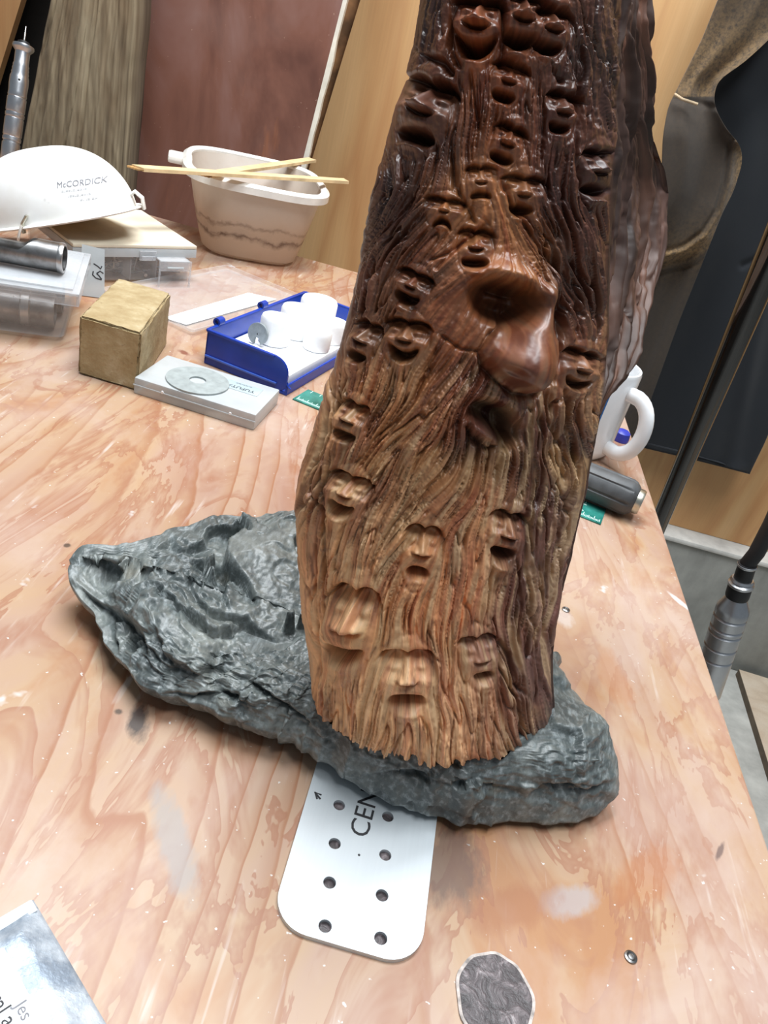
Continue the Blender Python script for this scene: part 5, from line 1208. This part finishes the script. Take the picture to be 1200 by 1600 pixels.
rings = [sq_ring(rx0 - .012, ry0 - .012, 0), sq_ring(rx0 - .004, ry0 - .004, .0015)]
for f in (.06, .2, .4, .6, .8, .96): a_, b_, z_, c_ = prof_b(f); rings.append(sq_ring(a_, b_, z_, cy=c_))
for f in (.97, .8, .6, .4, .2, .05): a_, b_, z_, c_ = prof_b(f, .0022); rings.append(sq_ring(a_, b_, z_ + .001, cy=c_))
rings.append(sq_ring(rx0 - .016, ry0 - .016, .003))
bm = bmesh.new(); loft(bm, rings); obj('bowl_wall', bm, M['bowl'], bo)
a_, b_, z_, c_ = prof_b(.97)
bm = bmesh.new(); R2 = [sq_ring(a_ - .003, b_ - .003, z_ - .001, cy=c_), sq_ring(a_ + .006, b_ + .006, z_ - .002, cy=c_), sq_ring(a_ + .0075, b_ + .0075, z_ - .008, cy=c_), sq_ring(a_ + .009, b_ + .009, z_ - .008, cy=c_), sq_ring(a_ + .009, b_ + .009, z_ + .001, cy=c_), sq_ring(a_ + .004, b_ + .004, z_ + .005, cy=c_), sq_ring(a_ - .003, b_ - .003, z_ + .002, cy=c_)]
R2.append(R2[0]); loft(bm, R2, False, False); bmesh.ops.remove_doubles(bm, verts=bm.verts, dist=1e-6); obj('rim', bm, M['rim'], bo)
tabp = bo.matrix_basis.inverted() @ pz(266, 250, T + hb); bm = bmesh.new(); add_box(bm, (.034, .050, .010), (-a_ - .012, c_ + .012, z_ - .004), .004); obj('grip_tab', bm, M['rim'], bo)
zr = T + hb + .0035
def lath(name, label, A_, B_, w, th, z0, z1):
    d_ = B_ - A_; d_.z = 0; ya = math.atan2(d_.y, d_.x); Ls = d_.length
    root = thing(name, label, 'stick', (A_ + B_) / 2, rot=(Matrix.Rotation(ya, 4, 'Z') @ Matrix.Rotation(-math.atan2(z1 - z0, Ls), 4, 'Y')).to_quaternion(), group='pale sticks on the bowl')
    root.location.z = (z0 + z1) / 2; r_ = random.Random(len(label)); b = bmesh.new(); n = 26; rows = []
    for i in range(n + 1):
        x = -Ls / 2 + Ls * i / n; wl = w / 2 * (1 + r_.uniform(-.05, .05)); wr = w / 2 * (1 + r_.uniform(-.05, .05))
        x0 = x + (r_.uniform(-.004, .004) if i in (0, n) else 0)
        rows.append([b.verts.new((x0, -wl, 0)), b.verts.new((x, wr, 0)), b.verts.new((x + (.006 if i == n else 0) - (.004 if i == 0 else 0), wr * .96, th)), b.verts.new((x0, -wl * .96, th))])
    for p, q in zip(rows, rows[1:]):
        for k in range(4): b.faces.new((p[k], p[(k + 1) % 4], q[(k + 1) % 4], q[k]))
    b.faces.new(rows[0]); b.faces.new(rows[-1][::-1])
    obj('lath', b, M['stick'], root, smooth=False)
    b = bmesh.new()
    for k in range(4): add_box(b, (.010 + .003 * k, w * .2, th * .5), (-Ls / 2 - .001, -w * .36 + k * w * .24, th * .4), .0006)
    obj('torn_end', b, M['stickend'], root, smooth=False)
lath('wooden_stick', 'longer pale flat stick lying across the front of the plastic bowl', pz(216, 264, zr + .006), pz(538, 284, zr + .006), .017, .004, zr + .005, zr + .005)
lath('wooden_stick', 'shorter pale stick crossing under the longer one on the plastic bowl', pz(322, 276, zr), pz(486, 252, zr), .016, .004, zr, zr)

# --- sandy block
q = [pz(106, 582), pz(190, 607)]; bd = q[1] - q[0]; yb = math.radians(9)
ctr = pz(196, 470, T + .055); P_bl = [pz(124, 493, T + .055), pz(221, 521, T + .055), pz(267, 458, T + .055), pz(184, 434, T + .055)]
bk = thing('abrasive_block', 'sandy tan block with pitted side standing beside the frosted case', 'block', sum(P_bl, Vector()) / 4 * 1.0)
bk.location.z = T; cx0 = bk.location.copy()
def block_mesh():
    b = bmesh.new(); bot = [Vector((p.x, p.y, T)) for p in P_bl]
    lo = [b.verts.new(p - cx0) for p in bot]; hi = [b.verts.new(p - cx0) for p in P_bl]
    b.faces.new(lo[::-1]); b.faces.new(hi)
    for i in range(4): b.faces.new((lo[i], lo[(i + 1) % 4], hi[(i + 1) % 4], hi[i]))
    bmesh.ops.bevel(b, geom=b.edges[:], offset=.002, segments=2, affect='EDGES')
    bmesh.ops.subdivide_edges(b, edges=b.edges[:], cuts=9, use_grid_fill=True); bmesh.ops.triangulate(b, faces=[f for f in b.faces if len(f.verts) > 4])
    r_ = random.Random(2)
    for v in b.verts:
        if v.co.z > .002: v.co += Vector((r_.uniform(-1, 1), r_.uniform(-1, 1), r_.uniform(-1, 1))) * .00045
        else: v.co.z = max(0.0, v.co.z)
    return b
obj('block', block_mesh(), M['block'], bk)
# --- small clear clip standing by the nail box, and a second lying one
p = [pz(246, 449), pz(296, 449)]; cy_ = math.atan2((p[1] - p[0]).y, (p[1] - p[0]).x); wc = (p[1] - p[0]).length
cl = thing('clear_clip', 'small clear plastic bracket standing in front of the nail box', 'plastic clip', (p[0] + p[1]) / 2, cy_)
bm = bmesh.new(); add_box(bm, (wc, .0015, .012), (0, 0, .026), .0004)
for s_ in (-1, 1): add_box(bm, (.0022, .0015, .022), (s_ * (wc / 2 - .0012), 0, .011), .0004)
add_box(bm, (wc * .9, .018, .0015), (0, .009, .0315), .0004); obj('bracket', bm, M['clear2'], cl)
bm = bmesh.new(); add_box(bm, (wc * .5, .002, .002), (0, -.001, .024), .0004); obj('ridge', bm, M['frost'], cl)
# --- clear lid with a white strip
E1, E2 = pz(256, 498), pz(410, 460); ly = math.atan2((E2 - E1).y, (E2 - E1).x)
lc = (E1 + E2) / 2; lc.z = T
ld = thing('plastic_sheet', 'flat clear plastic sheet with a white strip lying behind the blue tray', 'plastic sheet', lc, ly)
Ll = (E2 - E1).length
bm = bmesh.new(); shell_box(bm, Ll + .045, .135, .007, .0014, .001, .003, Matrix.Translation((.012, .018, 0))); obj('lid_shell', bm, M['clear'], ld)
bm = bmesh.new(); s_t = [ld.matrix_basis.inverted() @ pz(x, y, T + .0016) for x, y in ((257, 497), (291, 508), (432, 468), (388, 458))]
add_prism(bm, [(v.x, v.y) for v in s_t], .0016, .0022); obj('white_strip', bm, M['paper'], ld, smooth=False)

# --- blue tray
A_, B_, D_ = pz(318, 567), pz(447, 619), pz(492, 509); ty_ = math.atan2((B_ - A_).y, (B_ - A_).x)
bx, by = (B_ - A_).length, (D_ - A_).length
perp = Vector((-math.sin(ty_), math.cos(ty_), 0)); org = (A_ + B_) / 2 + perp * by / 2
tr = thing('blue_tray', 'open blue plastic tray holding white felt bobs beside the carving', 'tray', org, ty_)
hx, hy, th_, ht = bx / 2, by / 2, .0022, .036
bm = bmesh.new(); add_box(bm, (bx, by, .003), (0, 0, .0015), .001); obj('tray_floor', bm, M['blue'], tr)
def wall_prof(pts, t, m):
    b = bmesh.new(); add_prism(b, pts, -t / 2, t / 2, m, .0006); return b
mf = lambda y: Matrix(((1, 0, 0, 0), (0, 0, 1, y), (0, 1, 0, 0), (0, 0, 0, 1)))
arc_ = [(hx * .62 + .016 * math.sin(t), ht - .016 + .016 * math.cos(t)) for t in [math.pi / 2 * i / 8 for i in range(9)]]
arc2 = [(hx * .62 + .016 + .006 * (1 - math.cos(t)), .014 - .006 * math.sin(t) + .000) for t in [math.pi / 2 * i / 5 for i in range(6)]]
fpts = [(-hx, .002), (hx - .008, .002), (hx, .009), (hx, .0105)] + arc2[::-1] + arc_[::-1] + [(-hx, ht)]
obj('end_wall', wall_prof(fpts, .0026, mf(-hy + .0013)), M['blue'], tr)
obj('end_wall', wall_prof([(-hx, .002), (hx, .002), (hx, ht), (-hx, ht)], .0026, mf(hy - .0013)), M['blue'], tr)
ms = lambda x: Matrix(((0, 0, 1, x), (1, 0, 0, 0), (0, 1, 0, 0), (0, 0, 0, 1)))
obj('side_wall', wall_prof([(-hy, .002), (hy, .002), (hy, ht), (-hy, ht)], .0026, ms(-hx + .0013)), M['blue'], tr)
obj('low_lip', wall_prof([(-hy, .002), (hy, .002), (hy, .0115), (-hy, .0115)], .0026, ms(hx - .0013)), M['blue'], tr)
bm = bmesh.new()
add_box(bm, (bx * .80, .0042, .003), (-hx * .2, -hy + .0005, ht - .001), .001); add_box(bm, (.0042, by, .003), (-hx + .0005, 0, ht - .001), .001); add_box(bm, (bx, .0042, .003), (0, hy - .0005, ht - .001), .001)
obj('rim_bead', bm, M['blue'], tr)
bm = bmesh.new(); add_box(bm, (bx * .86, .0022, .0022), (-hx * .12, -hy - .0008, .009), .0008); obj('foot_highlight', bm, plain('blue_highlight', (70, 104, 196), 0.3), tr)  # paler blue bead paints a highlight along the tray's foot
for yy in (-hy + .022, -hy + by * .52):
    bm = bmesh.new(); add_lathe(bm, [(.0022, -.005), (.0042, -.005), (.0042, .005), (.0022, .005), (.0022, -.005)], 18, Matrix.Translation((-hx - .001, yy, ht + .003)) @ Matrix.Rotation(math.pi / 2, 4, 'X')); obj('hinge_loop', bm, M['blue'], tr)
def tr_w(x, y, z): return tr.matrix_basis @ Vector((x, y, z))
bm = bmesh.new(); add_box(bm, (bx - .010, by - .012, .013), (-.001, 0, .0098), .002); ln = obj('felt_sheet', bm, M['felt']); ln.location = org; ln.rotation_euler = (0, 0, ty_)
tag(ln, 'white felt sheet lining the blue tray', 'felt sheet')
for i, (x, y, r, hgt, lab) in enumerate(((-.012, -.030, .017, .030, 'white felt bob nearest the notched grey disc in the tray'), (-.008, .010, .019, .033, 'middle white felt bob in the blue tray'), (-.004, .052, .021, .036, 'largest white felt bob at the far end of the blue tray'), (.026, -.004, .015, .022, 'small white felt bob by the low lip of the blue tray'), (.026, .034, .016, .024, 'white felt bob by the low lip nearer the carving'))):
    bm = bmesh.new(); add_lathe(bm, [(0, 0), (r * .9, 0), (r, .002), (r, hgt - .004), (r * .92, hgt - .001), (r * .6, hgt), (0, hgt)], 32)
    o = obj('felt_bob', bm, M['felt']); o.location = tr_w(x, y, .0165); o.rotation_euler = (0, 0, ty_)
    tag(o, lab, 'felt bob', 'white felt bobs in the blue tray')
gdl = [(.0115 * math.cos(t), .0115 * math.sin(t)) for t in [math.radians(-60 + 318 * i / 40) for i in range(41)]] + [(-.002, -.0035), (.0025, -.004)]
gpos = tr_w(-.020, -.052, .0285)
me = flat_shape([gdl, circle(0, 0, .001, 10)[::-1]], .003)
fc = (Vector((0, 0, CAM_H)) - gpos); fc.z *= .3; fc = Matrix.Rotation(math.radians(-28), 3, 'Z') @ fc
gd = link('abrasive_disc', me, M['greydisc']); gd.location = gpos; gd.rotation_mode = 'QUATERNION'; gd.rotation_quaternion = fc.to_track_quat('Z', 'Y')
tag(gd, 'small notched grey disc standing on edge in the blue tray', 'disc')

# --- frosted case and cutting wheel
A_, B_, C_ = pz(208, 614), pz(396, 673), pz(419, 640); yc = math.atan2((B_ - A_).y, (B_ - A_).x); wcs = (B_ - A_).length; dcs = .066
pp = Vector((-math.sin(yc), math.cos(yc), 0)); cc = (A_ + B_) / 2 + pp * dcs / 2
cs_ = thing('frosted_case', 'flat frosted plastic case with a pale wheel and label on top', 'plastic case', cc, yc)
bm = bmesh.new(); add_box(bm, (wcs, dcs, .0155), (0, 0, .00775), .0018); obj('case_body', bm, M['frost2'], cs_)
bm = bmesh.new(); add_box(bm, (wcs + .0008, .0008, .0012), (0, -dcs / 2 - .0002, .0085), .0003); obj('case_seam', bm, M['frost'], cs_)
for xx in (-.03, .034):
    bm = bmesh.new(); add_lathe(bm, [(0, .0008), (.0012, .0008), (.0014, 0)], 10, Matrix.Translation((xx, -dcs / 2, .0095)) @ Matrix.Rotation(math.pi / 2, 4, 'X')); obj('rivet', bm, M['white'], cs_)
li = cs_.matrix_basis.inverted() @ pz(378, 605, T + .016)
bm = bmesh.new(); add_box(bm, (.036, .018, .0003), (li.x, li.y, .0157), .0001); obj('label', bm, plain('case_label', (170, 186, 192), 0.4, var=.04), cs_)
me = text_mesh('YUFUTA', .0072, .00002, align='CENTER'); o = link('lettering', me, M['ink'], cs_); o.location = (li.x, li.y - .0005, .0160); o.rotation_euler = (0, 0, math.pi)
me = text_mesh('=-==-==', .0045, .00002, align='CENTER'); o = link('lettering', me, M['paleink'], cs_); o.location = (li.x, li.y + .0075, .0160); o.rotation_euler = (0, 0, math.pi)
me = flat_shape([circle(0, 0, .0285, 56), circle(0, 0, .0075, 28)[::-1]], .0016)
wpos = pz(309, 595, T + .0163); wh = link('cutting_wheel', me, M['disc']); wh.location = (wpos.x, wpos.y, T + .0164)
tag(wh, 'pale grey flat wheel with a centre hole lying on the frosted case', 'cutting wheel')

# --- green rule
p = pz(450, 622), pz(938, 821); yr = math.atan2((p[1] - p[0]).y, (p[1] - p[0]).x); Lr = .315
end = pz(938, 821); rc_ = end - Vector((math.cos(yr), math.sin(yr), 0)) * Lr / 2 + Vector((-math.sin(yr), math.cos(yr), 0)) * .0165
ru = thing('green_rule', 'clear green plastic rule passing behind the carving, under the blue tray', 'ruler', (rc_.x, rc_.y, T), yr)
bm = bmesh.new(); add_box(bm, (Lr, .033, .0014), (0, 0, .0007), .0003); obj('rule', bm, M['ruler'], ru, smooth=False)
bm = bmesh.new()
for i in range(int(Lr / .00127)):
    x = -Lr / 2 + .003 + i * .00127; l_ = .0075 if i % 8 == 0 else (.0052 if i % 4 == 0 else .0034)
    if x < Lr / 2 - .002: add_box(bm, (.00055, l_, .0001), (x, -.0165 + .0025 + l_ / 2, .00146))
for i in range(30): add_box(bm, (.0006, .004 if i % 5 else .006, .0001), (-Lr / 2 + .006 + i * .01, .013, .00146))
for x in (-.11, -.05, .03, .075, .115, .135): add_box(bm, (.010, .0014, .0001), (x, .0085, .00146)); add_box(bm, (.008, .0012, .0001), (x, -.0045, .00146))
o = obj('graduations', bm, M['tick'], ru, smooth=False); o['kind'] = 'stuff'

# --- mug
mg = thing('white_mug', 'white mug with blue stripes standing behind the carving', 'mug', (.1735, .772, T), math.radians(-42))
rM, hM = .0395, .096
bm = bmesh.new(); add_lathe(bm, [(0, .002), (.028, .002), (.030, 0), (.034, .0005), (rM - .001, .006), (rM, .012), (rM, hM - .003), (rM - .0012, hM), (rM - .0034, hM), (rM - .0042, hM - .004), (rM - .0042, .010), (.030, .006), (0, .006)], 64); obj('body', bm, M['white'], mg)
hpts = [(rM - .002, 0, .078)] + [(rM + .004 + .026 * math.sin(t) ** .8, 0, .048 + .031 * math.cos(t)) for t in [math.pi * (0.06 + .88 * i / 16) for i in range(17)]] + [(rM - .002, 0, .018)]
bm = bmesh.new(); add_tube(bm, hpts, .0058, 16, flat=1.35); obj('handle', bm, M['white'], mg)
cam_l = mg.matrix_basis.inverted() @ Vector((0, 0, CAM_H))
for a0, w_ in ((0.0, .0042), (.18, .0016)):
    bm = bmesh.new(); base_a = math.radians(-38) - a0
    rows = []
    for i in range(9):
        t = base_a + (w_ / rM) * (i / 8 - .5); rows.append((rM * math.cos(t), rM * math.sin(t), math.cos(t), math.sin(t)))
    pr = [(x + cx * .0002, y + cy * .0002) for x, y, cx, cy in rows] + [(x - cx * .0006, y - cy * .0006) for x, y, cx, cy in rows[::-1]]
    add_prism(bm, pr, .012, .082); obj('blue_stripe', bm, M['bluestripe'], mg)
# --- little blue cap
p = pz(966, 688); bm = bmesh.new(); add_lathe(bm, [(0, 0), (.009, 0), (.0095, .003), (.0085, .010), (.006, .012), (0, .0125)], 28)
o = obj('blue_stopper', bm, M['bluecap']); o.location = (p.x + .002, p.y + .002, T); tag(o, 'small blue plastic stopper on the bench behind the mug handle', 'stopper')

# --- ribbed grip
g0, g1 = pz(922, 752, T + .018), pz(1003, 786, T + .018); gd_ = (g1 - g0).normalized()
gr = thing('side_handle', 'dark grey ribbed tool handle lying in front of the white mug', 'tool handle', g1, rot=(-gd_).to_track_quat('Z', 'Y'))
Lg = (g1 - g0).length + .035; rg_ = .0172
b = bmesh.new(); n = 96; prof = [(.0, .006, 0), (.006, .0125, 0), (.010, .0160, 0), (.014, rg_, 1), (.03, rg_ * .985, 1), (Lg - .03, rg_ * .96, 1), (Lg - .012, rg_ * 1.02, 1), (Lg - .004, rg_ * 1.04, 0), (Lg, rg_ * .9, 0), (Lg, .004, 0)]
prof[0] = (.0055, .011, 0)
rows = []
for z, r, k in prof:
    rows.append([b.verts.new(((r - (.0013 if k and (i % 12) in (0, 1) else 0)) * math.cos(2 * math.pi * i / n), (r - (.0013 if k and (i % 12) in (0, 1) else 0)) * math.sin(2 * math.pi * i / n), z)) for i in range(n)])
for a_, c_ in zip(rows, rows[1:]):
    for i in range(n): b.faces.new((a_[i], a_[(i + 1) % n], c_[(i + 1) % n], c_[i]))
b.faces.new(rows[0]); b.faces.new(rows[-1][::-1])
obj('grip', b, M['grip'], gr)
bm = bmesh.new(); add_lathe(bm, [(0, .003), (.006, .003), (.0068, .0005), (.0108, 0), (.0118, .002), (.0118, .0065), (0, .0065)], 32); obj('end_cap', bm, M['zinc'], gr)
bm = bmesh.new(); add_lathe(bm, [(0, .0024), (.0062, .0024), (.0062, .0034), (0, .0034)], 24); obj('cap_socket', bm, M['black'], gr)
bm = bmesh.new(); add_lathe(bm, [(0, Lg - .001), (.0125, Lg - .001), (.0125, Lg + .004), (.005, Lg + .005), (.005, Lg + .03), (0, Lg + .03)], 24); obj('threaded_stub', bm, M['zinc'], gr)

# --- grey pouch at the front corner
c = [pz(52, 1407), pz(170, 1608)]; d_ = (c[1] - c[0]).normalized(); nrm_ = Vector((d_.y, -d_.x, 0))
if nrm_.x > 0: nrm_ = -nrm_
fpo = thing('grey_pouch', 'crumpled silver grey pouch with a white printed label at the bench front', 'pouch', (c[0].x, c[0].y, T), math.atan2(d_.y, d_.x))
nx_, ny_ = 90, 60; Lf_, Wf_ = .14, .085
sgn = -1 if (Matrix.Rotation(-math.atan2(d_.y, d_.x), 3, 'Z') @ nrm_).y < 0 else 1
rgn = np.random.default_rng(3); crum = gauss_np((ny_, nx_), (5, 7), rgn) * .00045 + gauss_np((ny_, nx_), (2, 2), rgn) * .00016
uu_, vv_ = np.meshgrid(np.linspace(0, 1, nx_), np.linspace(0, 1, ny_))
edge_ = np.clip(np.minimum(np.minimum(uu_, 1 - uu_) * 12, np.minimum(vv_, 1 - vv_) * 8), 0, 1)
Zt = .0006 + edge_ * (.0032 + crum) + .0009 * edge_ * (uu_ > .06)
Pt = np.stack([uu_ * Lf_, vv_ * Wf_ * sgn, Zt], -1); Pb = Pt.copy(); Pb[..., 2] = 0
n = nx_ * ny_; q = grid_quads(ny_, nx_); idx = np.arange(n).reshape(ny_, nx_); qs = [q, q[:, ::-1] + n]
for e in (idx[0], idx[-1][::-1], idx[:, 0][::-1], idx[:, -1]): qs.append(np.stack([e[1:], e[:-1], e[:-1] + n, e[1:] + n], -1))
me = np_mesh('pouch', np.concatenate([Pt.reshape(-1, 3), Pb.reshape(-1, 3)]), np.concatenate(qs)); link('pouch_body', me, M['foil'], fpo)
me.validate()
bm = bmesh.new(); bmesh.ops.recalc_face_normals
inv = fpo.matrix_basis.inverted()
add_box(bm, (.0055, Wf_ * .98, .0012), (.003, sgn * Wf_ / 2, .0016), .0004); obj('heat_seal', bm, M['label'], fpo)
l0 = inv @ pz(24, 1565, T + .005); bm = bmesh.new()
add_box(bm, (.10, .05, .0003), (l0.x + .03, l0.y + sgn * .0205, .0054), .0001); obj('label', bm, M['label'], fpo)
for body, size, px, py__, mt in (('Jes', .0060, 22, 1573, M['paleink']), ('ural ar', .0072, -24, 1548, M['ink'])):
    lp_ = inv @ pz(px, py__, T + .005); me = text_mesh(body, size, .00002); o = link('lettering', me, mt, fpo); o.location = (lp_.x, lp_.y, .0057)

# ------------------------------------------------------------------ pieces of parts
def child(root, name): return [c for c in root.children if c.name.split('.')[0] == name]
for root, part, subs in ((nb, 'lid', ('latch', 'lid_skirt')), (mk, 'cup', ('printing', 'strap_clip')), (h1, 'body', ('pin_hole',)), (h2, 'cable_boot', ('boot_ring',)), (cs_, 'label', ('lettering',)), (fpo, 'label', ('lettering',)), (gr, 'end_cap', ('cap_socket',)), (cl, 'bracket', ('ridge',)), (tr, 'rim_bead', ('hinge_loop',)), (mg, 'body', ('blue_stripe',)), (fl_, 'sheet', ('handwriting',)), (bo, 'rim', ('grip_tab',)), (ru, 'rule', ('graduations',))):
    p = child(root, part)[0]
    for sname in subs:
        for c in child(root, sname): c.parent = p
